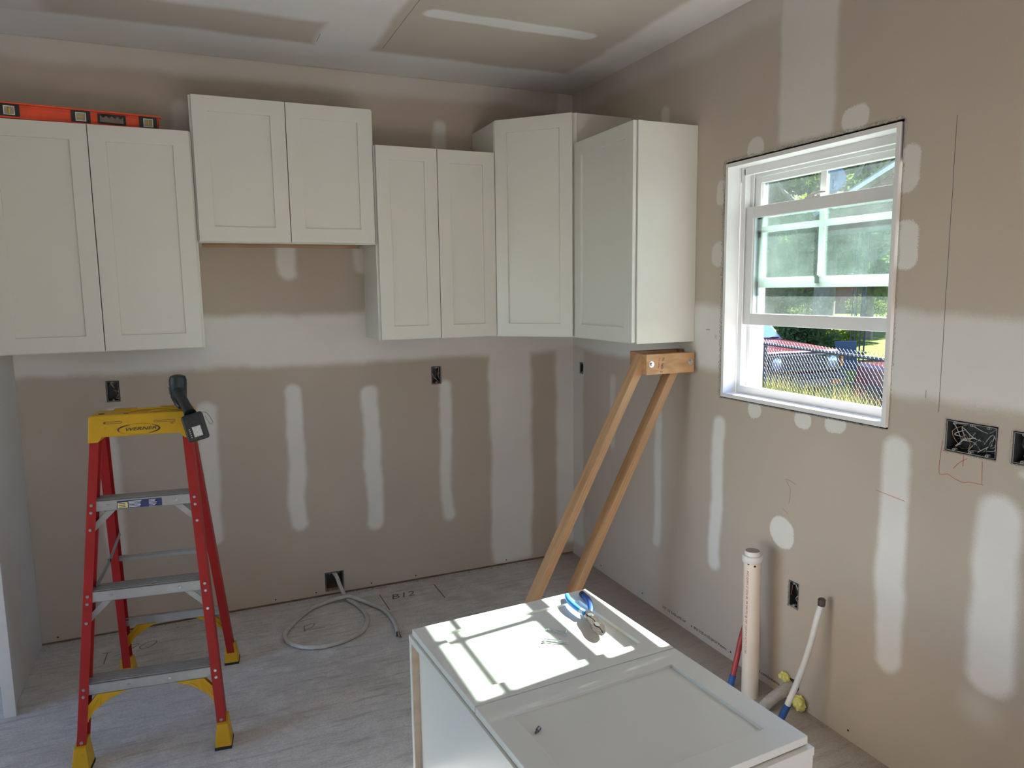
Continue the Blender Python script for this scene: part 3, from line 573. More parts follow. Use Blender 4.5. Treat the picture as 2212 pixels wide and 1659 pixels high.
# lying cabinet
th = math.radians(3.45); a3 = Vector((math.cos(th), math.sin(th), 0)); b3 = Vector((math.sin(th), -math.cos(th), 0))
org = Vector((-1.5174, -1.8264, 0))-a3*.0065-b3*.010
TL = Matrix((b3, (0, 0, -1), a3)).transposed().to_4x4(); TL.translation = org+Vector((0, 0, .002))
cabinet('large white two-door cabinet lying on its back on the floor, pliers on top', TL, .914, .609, .608, 2, under='cab', rec=.022, dz=(.0065, .0065), name='base_cabinet', marg=.010)
ZT = .002+.608+.002+.019     # top of its doors

# ------------------------------------------------------------------ level on the left cabinet
lv = empty('spirit_level', mat_loc((-2.710, -.322, 2.2955), rz=math.atan2(.066, .592)), 'orange two-foot spirit level lying on top of the far left cabinet', 'level')
L_, hL = .594, .060
m = MB(); m.box((0, -.012, 0), (L_-.012, .012, .006)); m.box((0, -.012, hL-.006), (L_, .012, hL))
def webcut(m, holes): holed(m, 0.001, L_-.012, .006, hL-.006, holes, lambda a, b, c, d: m.box((a, -.003, c), (b, .003, d)))
vx = [.058, .298, .543]; webcut(m, [(v-.019, v+.019, .013, .047) for v in vx]+[(.362, .455, .016, .044)])
m.build('body', 'orange', lv, bevel=.0008)
m = MB(); m.box((L_-.0118, -.011, 0), (L_-.009, .011, hL-.008)); m.build('end_cap', 'orange', lv)
for i, v in enumerate(vx):
    m = MB(); 
    for (a, b, c, d) in ((v-.034, v-.017, .006, .054), (v+.017, v+.034, .006, .054), (v-.017, v+.017, .046, .054), (v-.017, v+.017, .006, .012)): m.box((a, -.0095, c), (b, .0095, d))
    vf = m.build('vial_frame', 'blackpl', lv, bevel=.001)
    m = MB()
    for (a, b, c, d) in ((v-.0185, v-.0155, .013, .046), (v+.0155, v+.0185, .013, .046), (v-.0185, v+.0185, .043, .046), (v-.0185, v+.0185, .012, .015)): m.box((a, -.0102, c), (b, .0102, d))
    m.build('vial_bezel', 'whitepl', vf); MB().box((v-.0155, -.002, .015), (v+.0155, .002, .043)).build('vial_window', 'vialface', vf)
    m = MB(); m.tube([(v-.011, -.004, .029), (v+.011, -.004, .029)] if i == 1 else [(v, -.004, .018), (v, -.004, .041)], .0035, 10); m.build('vial', 'vial', vf, smooth=True)
m = MB()
for (a, b, c, d) in ((.357, .366, .010, .050), (.451, .460, .010, .050), (.366, .451, .010, .0165), (.366, .451, .0435, .050)): m.box((a, -.006, c), (b, .006, d))
for k in range(4): m.tube([(.378+k*.021, -.006, .0435), (.378+k*.021, .006, .0435)], .0065, 12)
m.build('hand_grip', 'blackpl', lv)

# ------------------------------------------------------------------ step ladder
AL = -.1209; lad = empty('step_ladder', mat_loc((-2.2665, -1.142, 0), rz=AL), 'red fiberglass step ladder with yellow top cap and feet, drill on top', 'ladder')
SLF, SLR, ZTOP = .187, -.312, 1.10
def chan(side, front, z0, z1):
    """C-section rail; the web is the outer face"""
    def at(z):
        if front: x = .243-.0715*z; y = SLF*z
        else: x = .222-.055*z; y = .682+SLR*z
        return x, y
    fl, dp, t = .030, .052, .004; sg = 1 if front else -1; sec = [(0, 0), (0, dp), (-fl, dp), (-fl, dp-t), (-t, dp-t), (-t, t), (-fl, t), (-fl, 0)]
    vs = []
    for z in (z0, z1):
        x, y = at(z); vs += [(side*(x+a), y+sg*b, z) for a, b in sec]
    n = 8; fs = [tuple(range(n)), tuple(range(2*n-1, n-1, -1))]+[(i, (i+1) % n, n+(i+1) % n, n+i) for i in range(n)]
    return MB().add(vs, fs).build('front_rail' if front else 'rear_rail', 'red_frp', lad, bevel=.0012)
def rivet(par, x, y, z, r=.0062): MB().tube([(x, y+.002, z), (x, y-.0022, z)], [r, r*.75], 12).build('rivet', 'steel', par, smooth=True)
for s in (-1, 1):
    r0 = chan(s, True, .03, ZTOP); r1 = chan(s, False, .03, ZTOP)
    xf = lambda z: .243-.0715*z-.0145
    for z in ((.275, .252, .13, .50) if 1 else ()): pass
    for z in (.272, .248, .578, .553, .49, .883, .858, .80, .10): rivet(r0, s*xf(z), SLF*z, z)
for k in range(3):
    z = .287+.3048*k; y = SLF*z; hw = .243-.0715*z-.006
    m = MB(); m.box((-hw, y, z-.038), (hw, y+.003, z)); m.box((-hw, y, z-.003), (hw, y+.078, z)); m.box((-hw, y+.075, z-.028), (hw, y+.078, z)); m.box((-hw, y, z-.038), (hw, y+.014, z-.035))
    for g in range(6): m.box((-hw, y+.008+.0115*g, z), (hw, y+.0125+.0115*g, z+.0022))
    sp = m.build('step', 'alu', lad, bevel=.0005)
    for xx in ((-.072, .060) if k == 0 else (-.115, .105)): rivet(sp, xx, y, z-.019, .0065)
    if k:
        for s in (-1, 1):
            for yy in (y+.012, y+.062):
                a = Vector((s*(hw-.075), yy, z-.03)); b = Vector((s*(hw+.0), yy, z-.105)); dd = (b-a).normalized(); nn = Vector((-dd.z, 0, dd.x))*.010
                m = MB(); m.hexa([a-nn, a+nn, a+nn+Vector((0, .003, 0)), a-nn+Vector((0, .003, 0))], [b-nn, b+nn, b+nn+Vector((0, .003, 0)), b-nn+Vector((0, .003, 0))]); m.build('step_brace', 'alu', lad)
# sticker on the top step
zz = .287+.3048*2; yy = SLF*zz-.0008; Tl = WM[lad.name]
stk = MB().box((-.085, yy, zz-.034), (.058, yy+.001, zz-.006)).build('safety_label', 'navylab', lad); tag(stk, 'torn navy and yellow safety sticker')
MB().box((-.083, yy-.0006, zz-.032), (-.052, yy, zz-.012)).build('label_block', 'yellab', stk)
m = MB()
for r in range(5):
    for (a, b) in ((-.049, -.006), (.016, .045)): m.box((a, yy-.0006, zz-.0305+r*.0048), (b-random.random()*.012, yy, zz-.0285+r*.0048))
m.build('label_text', 'print_w', stk)
m = MB()
for r in range(3): m.box((-.080, yy-.0009, zz-.029+r*.006), (-.056-random.random()*.004, yy-.0005, zz-.0265+r*.006))
m.build('label_text', 'print_k', stk)
# rear bars
def rb_at(z): return .222-.055*z-.006, .682+SLR*z
for i, z in enumerate((.265, .575)):
    hw, y = rb_at(z); m = MB()
    if i == 0: m.box((-hw, y-.006, z-.018), (hw, y-.003, z+.022)); m.box((-hw, y-.022, z+.019), (hw, y-.003, z+.022))
    else: m.tube([(-hw, y-.012, z), (hw, y-.012, z)], .0125, 6)
    m.build('rear_bar', 'alu', lad, smooth=False, bevel=.0006)
# yellow knee braces
def arc(s, y, th_, zb, hw, name='knee_brace'):
    up_ = zb; p = [(.075, up_), (hw-.055, up_), (hw-.03, up_-.028), (hw+.002, up_-.062), (hw+.010, up_-.155), (hw+.004, up_-.15), (hw-.010, up_-.105), (hw-.045, up_-.055), (hw-.09, up_-.022)]
    return p
for front in (True, False):
    for s in (-1, 1):
        if front: zb = .287-.038; hw = .243-.0715*.2-.004; y = lambda z: SLF*z+.004
        else: zb = .248; hw = .222-.055*.2-.008; y = lambda z: .682+SLR*z-.016
        p = arc(s, 0, 0, zb, hw); n = len(p); t = .020
        vs = [(s*a, y(b), b) for a, b in p]+[(s*a, y(b)+t*(1 if front else .6), b) for a, b in p]
        kb = MB().add(vs, [tuple(range(n)), tuple(range(2*n-1, n-1, -1))]+[(i, (i+1) % n, n+(i+1) % n, n+i) for i in range(n)]).build('knee_brace', 'yellow', lad, bevel=.0015)
        m = MB()
        for (a, b, c, d) in ((hw-.10, zb-.008, hw-.075, zb-.026), (hw-.065, zb-.006, hw-.06, zb-.045), (hw-.058, zb-.012, hw-.02, zb-.075), (hw-.018, zb-.06, hw-.026, zb-.085), (hw-.005, zb-.075, hw-.008, zb-.115)):
            q0 = Vector((s*a, y(b)-.001, b)); q1 = Vector((s*c, y(d)-.001, d)); m.tube([q0, q1], .0016, 5)
        m.build('rib', 'yellow', kb)
# feet
for front in (True, False):
    for s in (-1, 1):
        if front: x1, x0, y0, y1, dyt = .247, .198, -.006, .070, SLF*.085
        else: x1, x0, y0, y1, dyt = .227, .176, .688, .618, SLR*.085
        m = MB(); bot = [(s*x0, y0, .010), (s*(x1+.006), y0, .010), (s*(x1+.006), y1, .010), (s*x0, y1, .010)]
        top = [(s*(x0+.008), y0+dyt-(.004 if front else -.004), .088), (s*(x1-.004), y0+dyt-(.004 if front else -.004), .088), (s*(x1-.004), (y0+.055 if front else y0-.055)+dyt, .105), (s*(x0+.008), (y0+.055 if front else y0-.055)+dyt, .105)]
        ft = m.hexa(bot, top).build('foot', 'yellow', lad, bevel=.002)
        MB().box((s*(x0-.001), y0-(.001 if front else -.001), 0), (s*(x1+.007), y1, .010)).build('rubber_pad', 'rubber', ft)
# spreaders
for s in (-1, 1):
    z0 = .60; a = Vector((s*(.243-.0715*z0-.034), SLF*z0+.03, z0)); z1 = .69; b = Vector((s*(.222-.055*z1-.034), .682+SLR*z1-.02, z1)); mid = (a+b)/2+Vector((0, .01, -.012))
    m = MB()
    for p, q in ((a, mid), (mid, b)):
        dd = (q-p).normalized(); nn = Vector((0, -dd.z, dd.y))*.009; tx = Vector((.003, 0, 0)); m.hexa([p-nn, p+nn, p+nn+tx, p-nn+tx], [q-nn, q+nn, q+nn+tx, q-nn+tx])
    sp = m.build('spreader', 'alu_dark', lad); MB().tube([mid-Vector((.004, 0, 0)), mid+Vector((.006, 0, 0))], .006, 10).build('spreader_pivot', 'blackpl', sp)
# top cap
capf = [(-.168, 1.096), (-.136, 1.096), (-.123, 1.114), (.127, 1.114), (.143, 1.096), (.174, 1.096), (.168, 1.186), (.160, 1.190), (-.156, 1.190), (-.163, 1.186)]
m = MB(); n = len(capf); vs = [(x, .197+(z-1.096)*.16, z) for x, z in capf]+[(x, .352-(z-1.096)*.22, z) for x, z in capf]
capo = m.add(vs, [tuple(range(n)), tuple(range(2*n-1, n-1, -1))]+[(i, (i+1) % n, n+(i+1) % n, n+i) for i in range(n)]).build('top_cap', 'yellow', lad, bevel=.004, seg=3)
yf = lambda z: .197+(z-1.096)*.16
m = MB(); m.tube(smoothpath([(-.05, .255, 1.19), (-.02, .265, 1.196), (.03, .268, 1.198), (.08, .262, 1.197), (.115, .25, 1.192)], 4), .005, 8); m.box((.05, .30, 1.189), (.10, .325, 1.199)); m.box((-.10, .296, 1.189), (-.03, .326, 1.197)); m.tube(smoothpath([(.02, .235, 1.19), (.06, .24, 1.194), (.1, .235, 1.19)], 4), .0035, 8)
m.build('tool_tray_rib', 'yellow', capo, bevel=.001)
m = MB(); m.tube([(-.128, .245, 1.1895), (-.128, .245, 1.1912)], .010, 14); m.box((-.055, .226, 1.1895), (-.04, .234, 1.1915)); m.build('tool_hole', 'dark', capo)
def slot(x0, x1, zc, r, mat_, nm):
    q = [(x1-r+r*math.cos(a), zc+r*math.sin(a)) for a in np.linspace(-math.pi/2, math.pi/2, 6)]+[(x0+r+r*math.cos(a), zc+r*math.sin(a)) for a in np.linspace(math.pi/2, 3*math.pi/2, 6)]
    pts = [(x, yf(z)-.0008, z) for x, z in q]; return MB().tube(pts+[pts[0]], .0008, 5).build(nm, mat_, capo)
slot(-.116, -.058, 1.163, .0035, 'plate', 'groove'); slot(.045, .115, 1.160, .003, 'plate', 'groove')
MB().tube([(-.112, yf(1.163)-.0015, 1.163), (-.112, yf(1.163)+.002, 1.163)], .0035, 10).build('bolt_hole', 'red_frp', capo)
Tw = Tl @ basis((-.056, yf(1.131)-.0009, 1.1315), (1, 0, .02), (0, .16, 1))
text('maker_lettering', 'WERNER', .0165, Tl @ basis((-.051, yf(1.131)-.0009, 1.1310), (1, 0, .02), (0, .16, 1)) @ Matrix.Diagonal((1.55, 1, 1, 1)), 'print_k', capo, shear=.3, extrude=.0004)
m = MB()
for (c0, a0, a1, r0, r1) in ((0, 2.0, 3.6, .066, .0165), (0, -1.1, .9, .066, .0165), (0, 0.2, 6.4, .070, .0185)):
    full = a1-a0 > 5; N_ = 30; q = []
    for i in range(N_+1):
        t_ = a0+(a1-a0)*i/N_; wd = .0004 if full else .0022*math.sin(math.pi*i/N_)+.0003; cx = -.004; cz = 1.1365
        q.append(((cx+(r0+wd)*math.cos(t_), cz+(r1+wd)*math.sin(t_)), (cx+(r0-wd)*math.cos(t_), cz+(r1-wd)*math.sin(t_))))
    vs = [(x, yf(z)-.001, z) for pr in q for (x, z) in pr]; m.add(vs, [(2*i, 2*i+2, 2*i+3, 2*i+1) for i in range(N_)])
m.build('logo_swoosh', 'print_k', capo)
text('maker_lettering', 'US', .009, Tl @ basis((.098, yf(1.15)-.0009, 1.1475), (1, 0, .02), (0, .16, 1)), 'print_k', capo)

# ------------------------------------------------------------------ impact driver resting on the cap
dr = empty('impact_driver', Tl @ mat_loc((.125, .262, 1.193), rz=0), 'black cordless impact driver resting nose down on the ladder top, battery hanging toward the room', 'power tool')
m = MB(); m.tube([(.002, 0, .0), (.002, 0, .012), (0, 0, .030), (-.001, 0, .042), (-.001, 0, .085), (-.001, 0, .105), (-.001, 0, .118), (-.001, 0, .124)], [.008, .017, .022, .027, .029, .030, .026, .012], 20)
for a in np.linspace(0, 2*math.pi, 13)[:-1]: m.tube([(-.001+.029*math.cos(a), .029*math.sin(a), .088), (-.001+.025*math.cos(a), .025*math.sin(a), .117)], .0018, 5)
m.build('motor_housing', 'tealpl', dr, smooth=True)
MB().tube([(-.024, -.012, .055), (-.026, -.010, .082)], .006, 8).build('side_badge', 'blackpl', dr, smooth=True)
m = MB(); hp = smoothpath([(0, -.012, .066), (.016, -.055, .045), (.036, -.100, .018), (.052, -.135, -.002)], 5); m.tube(hp, [.021-.004*math.sin(math.pi*i/(len(hp)-1)) for i in range(len(hp))], 14); m.build('handle', 'blackpl', dr, smooth=True)
MB().tube(smoothpath([(-.006, -.030, .036), (-.002, -.045, .024), (.008, -.055, .014)], 4), .008, 8).build('trigger', 'blackpl', dr, smooth=True)
TB = Matrix.Translation((.070, -.172, -.044)) @ Euler((math.radians(-12), math.radians(-14), math.radians(4))).to_matrix().to_4x4()
m = MB(); m.cbox((0, .022, .012), (.066, .022, .078), TB); m.build('battery_mount', 'blackpl', dr, bevel=.008, seg=3)
m = MB(); m.cbox((0, 0, 0), (.070, .034, .094), TB); bt = m.build('battery', 'blackpl', dr, bevel=.009, seg=4)
m = MB(); m.cbox((0, -.0175, .026), (.040, .003, .022), TB); m.build('release_button', 'blackpl', bt, bevel=.002)
MB().cbox((.004, -.0180, -.016), (.028, .0015, .036), TB).build('battery_label', 'silverlab', bt)
m = MB()
for i in range(6): m.cbox((.004-.011+i*.0042, -.0190, -.016+random.uniform(-.003, .003)), (.0012, .0006, .028), TB)
for i in range(5): m.cbox((-.019, -.0183, -.032+i*.007), (.004, .0012, .0025), TB)
m.build('label_text', 'print_w', bt)
hk = [TB @ Vector(v) for v in ((.028, .022, .046), (.046, .018, .040), (.057, .012, .008), (.055, .008, -.004), (.046, .010, .0), (.040, .016, .03))]
MB().tube(smoothpath(hk, 4), .0016, 6).build('belt_hook', 'steel', dr, smooth=True)

# ------------------------------------------------------------------ wooden cabinet prop (two blocks bolted over two legs)
pr = empty('wooden_prop', (-.50, -1.10, 0), 'pine T-shaped prop with two leaning legs bolted between two short blocks under the right cabinet', 'prop')
def leg(top, bot, wx, wy, nm='leg'):
    top, bot = Vector(top), Vector(bot); d = (top-bot); L = d.length; z = d.normalized(); y = Vector((0, 1, 0)); x = y.cross(z).normalized(); y = z.cross(x)
    R_ = Matrix((x, y, z)).transposed().to_4x4(); R_.translation = bot
    m = MB(); m.box((-wx/2, -wy/2, 0), (wx/2, wy/2, L)); o = m.build(nm, 'pine', None, bevel=.0015); o.parent = pr
    o.matrix_parent_inverse = Matrix.Identity(4); o.matrix_local = WM[pr.name].inverted() @ R_; WM[o.name] = R_.copy(); return o
l1 = leg((-.247, -1.098, 1.315), (-.938, -1.098, .008), .036, .057); l2 = leg((-.062, -1.098, 1.297), (-.741, -1.098, .008), .036, .057)
MB().box((-.270, -1.165, 1.234), (-.018, -1.127, 1.323)).build('front_block', 'pine_x', pr, world=True, bevel=.002)
MB().box((-.268, -1.069, 1.238), (-.010, -1.031, 1.330)).build('rear_block', 'pine_red', pr, world=True, bevel=.002)
for x_, z_ in ((-.245, 1.280), (-.040, 1.2815)):
    b = MB().tube([(x_, -1.024, z_), (x_, -1.170, z_)], .005, 10).build('bolt', 'steel', pr, world=True, smooth=True)
    MB().tube([(x_, -1.165, z_), (x_, -1.1675, z_)], .0135, 20).build('washer', 'steel', b, world=True); MB().tube([(x_, -1.1675, z_), (x_, -1.176, z_)], .008, 6).build('bolt_head', 'steel', b, world=True)
fb = bpy.data.objects['front_block']
text('lumber_stamp', 'TS', .014, basis((-.188, -1.1656, 1.309), (-.15, 0, -1), (1, 0, -.15)), 'print_k', fb); text('lumber_stamp', 'NO. 2', .016, basis((-.192, -1.1656, 1.283), (-.15, 0, -1), (1, 0, -.15)), 'print_k', fb)
text('lumber_stamp', 'KILN DRIED', .009, basis((-.206, -1.1656, 1.308), (-.12, 0, -1), (1, 0, -.12)), 'print_r', fb)

# ------------------------------------------------------------------ pliers, screws, driver bit on the lying cabinet
pc_ = Vector((-1.020, -1.995, ZT+.010)); pdir = Vector((-.022, -.105, 0)).normalized(); pn = Vector((-pdir.y, pdir.x, 0))
Tp = Matrix((pdir, pn, (0, 0, 1))).transposed().to_4x4(); Tp.translation = pc_      # +x to the nose, +y to the window side
pl = empty('lineman_pliers', Tp, 'blue-handled lineman pliers lying half open on the sunlit cabinet door', 'pliers')
m = MB(); m.prism([(-.012, -.014), (.010, -.016), (.030, -.015), (.075, -.017), (.098, -.012), (.112, -.001), (.112, .0005), (.03, .0005), (.02, .004), (-.01, .010), (-.03, .006), (-.035, -.004)], 2, -.006, .005); m.build('jaw', 'darksteel', pl, bevel=.002)
m = MB(); m.prism([(-.012, .014), (.010, .017), (.030, .015), (.075, .018), (.098, .013), (.112, .001), (.112, .0012), (.03, .0012), (.02, -.002), (-.01, -.010), (-.03, -.006), (-.035, .006)], 2, -.0045, .0065); m.build('jaw', 'darksteel', pl, bevel=.002)
MB().tube([(0, 0, -.008), (0, 0, .0085)], .0085, 16).build('pivot_rivet', 'steel', pl, smooth=True)
m = MB(); m.prism([(.052, -.006), (.070, -.0065), (.078, 0), (.070, .0065), (.052, .006), (.046, 0)], 2, .0062, .0070); m.build('jaw_hole', 'dark', pl)
for s, mt in ((-1, 'blue'), (1, 'navy')):
    hp = smoothpath([(-.026, s*.008, 0), (-.05, s*.017, 0), (-.085, s*.026, .001), (-.12, s*.030, .001), (-.150, s*.027, 0), (-.165, s*.024, 0)], 4)
    n = len(hp); ho = MB().tube(hp, [.0072+.0022*math.sin(math.pi*i/(n-1)) for i in range(n)], 12).build('handle', mt, pl, smooth=True)
    if s < 0:
        tag(ho, 'light blue grip'); MB().tube([(-.046, s*.0150, 0), (-.030, s*.0095, 0)], .0092, 12).build('handle_collar', 'clearpl', ho, smooth=True)
        text('grip_lettering', 'ESTWING', .0085, basis((-.118, -.0335, .0062), (1, .12, 0), (0, 1, .9)), 'print_w', ho, world=False)
    else: tag(ho, 'navy grip with black end'); MB().tube([hp[-5], hp[-1]], .0094, 12).build('handle_end', 'blackpl', ho, smooth=True)
def screw(p, q, label, grp='cabinet screws on the sunlit door'):
    p, q = Vector(p), Vector(q); d = q-p; L = d.length; u = d.normalized()     # p = head
    T = Matrix.Translation(p) @ u.to_track_quat('X', 'Z').to_matrix().to_4x4()
    e = empty('screw', T, label, 'screw', grp)
    MB().tube([(0, 0, 0), (.0012, 0, 0), (.005, 0, 0)], [.0046, .0046, .002], 12).build('screw_head', 'steel', e, smooth=True)
    pts = [(.004+i*(L-.006)/24, 0, 0) for i in range(25)]; MB().tube(pts+[(L, 0, 0)], [.0021 if i % 2 else .0014 for i in range(25)]+[.0002], 8).build('screw_shaft', 'steel', e)
zp = ZT-.0085
screw((-1.1165, -2.0250, zp+.0046), (-1.1595, -1.9800, zp+.003), 'silver screw at the top of the four beside the pliers')
screw((-1.1230, -2.0400, zp+.0046), (-1.1550, -1.9850, zp+.006), 'silver screw crossing just under the top one beside the pliers')
screw((-1.1905, -2.0360, zp+.0046), (-1.1400, -2.0790, zp+.006), 'silver screw with its head at left, upper of the lower crossed pair')
screw((-1.1970, -2.0450, zp+.0046), (-1.1420, -2.0840, zp+.003), 'lowest silver screw with its head at left in the lower crossed pair')
bt_ = MB(); bt_.tube([(-1.4020, -2.4200, zp+.0045), (-1.3955, -2.4142, zp+.0045), (-1.3945, -2.4133, zp+.0045), (-1.3850, -2.4050, zp+.0045)], [.0022, .0034, .0048, .0048], 6)
tag(bt_.build('driver_bit', 'darksteel', bevel=.0003), 'short dark steel driver bit on the nearer door of the lying cabinet', 'screwdriver bit')

# ------------------------------------------------------------------ plumbing
sp = empty('standpipe', (-.1165, -1.676, 0), 'capped cream plastic drain standpipe rising from the floor by the window wall', 'pipe')
MB().tube([(-.1165, -1.682, -.02), (-.1165, -1.673, .560)], .0325, 28).build('pipe', 'pvc', sp, world=True, smooth=True)
MB().tube([(-.1165, -1.673, .548), (-.1165, -1.6728, .552), (-.1165, -1.6728, .572), (-.1165, -1.6728, .576)], [.0355, .038, .038, .035], 28).build('collar', 'pvccap', sp, world=True, smooth=True)
MB().tube([(-.1165, -1.6728, .574), (-.1165, -1.6728, .590), (-.1165, -1.6728, .593)], [.0295, .0295, .028], 28).build('plug', 'pvccap', sp, world=True, smooth=True)
MB().tube([(-.1165, -1.6728, .592), (-.1165, -1.6728, .594)], .0262, 28).build('plug_top', 'pvcplug', sp, world=True)
for a, z_ in ((-2.0, .541), (-2.75, .548)):
    q = Vector((-.1165, -1.673, z_)); n_ = Vector((math.cos(a), math.sin(a), 0)); MB().tube([q+n_*.031, q+n_*.0332], .0042, 10).build('vent_hole', 'dark', sp, world=True)
a = -2.95; n_ = Vector((math.cos(a), math.sin(a), 0)); tv = Vector((-math.sin(a), math.cos(a), 0))
text('pipe_print', 'PVC-DWV 2" SCH 40  PR 280 PSI @ 73F  NSF-PW ASTM D1785', .0125, basis(Vector((-.1165, -1.674, .52))+n_*.0331, (0, 0, -1), tv), 'print_r', sp)
wp_ = [(-.046, -1.9490, .470), (-.060, -1.9480, .43), (-.090, -1.9445, .3151), (-.125, -1.9310, .1912), (-.160, -1.9197, .0966), (-.178, -1.9100, .045), (-.195, -1.900, -.01)]
wq = tag(MB().tube(smoothpath(wp_, 6), .0108, 16).build('cold_water_pipe', 'pexw', smooth=True), 'white bent plastic water pipe rising from the floor beside the standpipe', 'pipe')
MB().tube([(-.0455, -1.9490, .468), (-.0445, -1.9492, .476), (-.0435, -1.9492, .492), (-.0435, -1.9492, .496)], [.0125, .0135, .0135, .009], 14).build('end_cap', 'darksteel', wq, world=True, smooth=True)
MB().tube(smoothpath([(-.158, -1.9203, .100), (-.178, -1.9100, .045), (-.195, -1.900, -.008)], 4), .0128, 16).build('blue_tape', 'tape', wq, world=True, smooth=True)
hq = tag(MB().tube(smoothpath([(-.055, -1.592, .27), (-.075, -1.594, .235), (-.095, -1.599, .194), (-.130, -1.6133, .1088), (-.1594, -1.6207, .0294), (-.170, -1.621, -.01)], 6), .0108, 16).build('hot_water_pipe', 'pexr', smooth=True), 'dark red plastic water pipe behind the cream standpipe', 'pipe')
MB().tube(smoothpath([(-.148, -1.6183, .060), (-.1594, -1.6207, .0294), (-.169, -1.621, -.005)], 4), .0130, 16).build('blue_tape', 'tape', hq, world=True, smooth=True)
el = MB(); ep_ = smoothpath([(.03, -1.775, .060), (-.01, -1.780, .062), (-.05, -1.790, .058), (-.10, -1.7939, .047), (-.15, -1.7960, .022), (-.19, -1.797, -.02)], 8)
el.tube(ep_, [.0205+(.0012 if i % 2 else 0) for i in range(len(ep_))], 18); tag(el.build('conduit_elbow', 'conduit', smooth=True), 'grey corrugated elbow bending from the wall hole into the floor', 'pipe')
def lump(name, c, sz, seed, label):
    bm = bmesh.new(); bmesh.ops.create_icosphere(bm, subdivisions=4, radius=1); rg = random.Random(seed); ph = [rg.uniform(0, 6) for _ in range(9)]
    for v in bm.verts:
        p = v.co; q_ = p+Vector((ph[0], ph[1], ph[2])); k = 1+.45*mnoise.noise(q_*1.6)+.25*mnoise.noise(q_*4)+.12*mnoise.noise(q_*11)
        v.co = Vector((p.x*sz[0]*k, p.y*sz[1]*k, p.z*sz[2]*k))+Vector(c)
    me = bpy.data.meshes.new(name); bm.to_mesh(me); bm.free(); me.materials.append(M['foam']); [setattr(p, 'use_smooth', True) for p in me.polygons]
    o = bpy.data.objects.new(name, me); C.objects.link(o); tag(o, label, 'insulation'); return o
lump('insulation_tuft', (-.012, -1.757, .088), (.014, .024, .018), 3, 'small yellow insulation tuft above the grey elbow at the wall')
lump('insulation_tuft', (-.020, -1.838, .030), (.018, .028, .030), 8, 'larger yellow insulation tuft on the floor right of the grey elbow')
m = MB(); pts = [(-1.775+.040*math.cos(a)*(1+.15*math.sin(5*a)), .060+.040*math.sin(a)*(1+.2*math.sin(3*a))) for a in np.linspace(0, 2*math.pi, 25)[:-1]]; m.prism(pts, 0, -.0015, .0); m.build('pipe_hole', 'dark', wr)

# ================================================================== OUTSIDE
def gz(x, y): return -.12-.63*max(0, min(1, (x-6.1)/1.2))
m = MB(); xs = [.175, 3, 5, 6.1, 6.4, 6.7, 7.0, 7.3, 9.5, 14, 24, 45, 90]; ys = [-30, -8, -3, 0, 2, 4, 6, 9, 14, 25, 45, 110]
m.add([(x, y, gz(x, y)) for x in xs for y in ys], [(i*len(ys)+j, (i+1)*len(ys)+j, (i+1)*len(ys)+j+1, i*len(ys)+j+1) for i in range(len(xs)-1) for j in range(len(ys)-1)])
tag(m.build('ground', 'lawn'), 'yellow-green lawn and bare soil beyond the fence', 'lawn', kind='structure')
uv_dir = lambda az: Vector((math.sin(az), math.cos(az), 0))
CAM = Vector((-2.03464, -3.77214, 0))
def pos(az_deg, d, z=0): q = CAM+uv_dir(math.radians(az_deg))*d; return Vector((q.x, q.y, z))
m = MB(); a_, b_ = pos(36, 64), pos(58, 60); n_ = (b_-a_).cross(Vector((0, 0, 1))).normalized(); a_ -= (b_-a_)*1; b_ += (b_-a_)*1
m.add([(*(a_+n_*6).xy, -.755), (*(b_+n_*6).xy, -.755), (*(b_-n_*6).xy, -.755), (*(a_-n_*6).xy, -.755)], [(0, 1, 2, 3)])
tag(m.build('street', 'asphalt'), 'pale strip of street crossing behind the lawn', 'street', kind='structure')
# chain link fence
A = Vector((6.05, 6.64, 0)); B = Vector((4.20, -.70, 0)); fd = (B-A).normalized(); FL = (B-A).length
fe = empty('chain_link_fence', (5.2, 3.3, -.12), 'galvanised chain-link fence outside the window in front of the vehicles', 'fence')
def fp(t, z): q = A+fd*t; return (q.x, q.y, z)
MB().tube([fp(0, .800), fp(FL, .800)], .0215, 12).build('top_rail', 'galv', fe, world=True, smooth=True)
tpost = (Vector((5.458, 4.294, 0))-A).length; tsl = (Vector((4.983, 2.408, 0))-A).length
for t_ in (tpost-2.9, tpost, tpost+2.9): 
    if 0 < t_ < FL: MB().tube([fp(t_, -.2), fp(t_, .775)], .024, 12).build('post', 'galv', fe, world=True, smooth=True)
MB().tube([fp(tsl-.09, .800), fp(tsl+.09, .800)], .0245, 12).build('rail_sleeve', 'galv', fe, world=True, smooth=True)
m = MB(); hwp = .036; nx = Vector((fd.y, -fd.x, 0)); off = nx*.028; z0, z1 = -.10, .885; k = int((z1-z0)/hwp); nW = int(FL/hwp)
for i in range(nW):
    pts = [Vector(fp(i*hwp+(hwp*1.04 if (j+i) % 2 else -hwp*.04), z0+j*hwp))+off+nx*(.003 if j % 2 else -.003) for j in range(k+1)]
    m.tube(pts, .0023, 3, False)
tag(m.build('wire_mesh', 'galv', fe, world=True), kind='stuff')
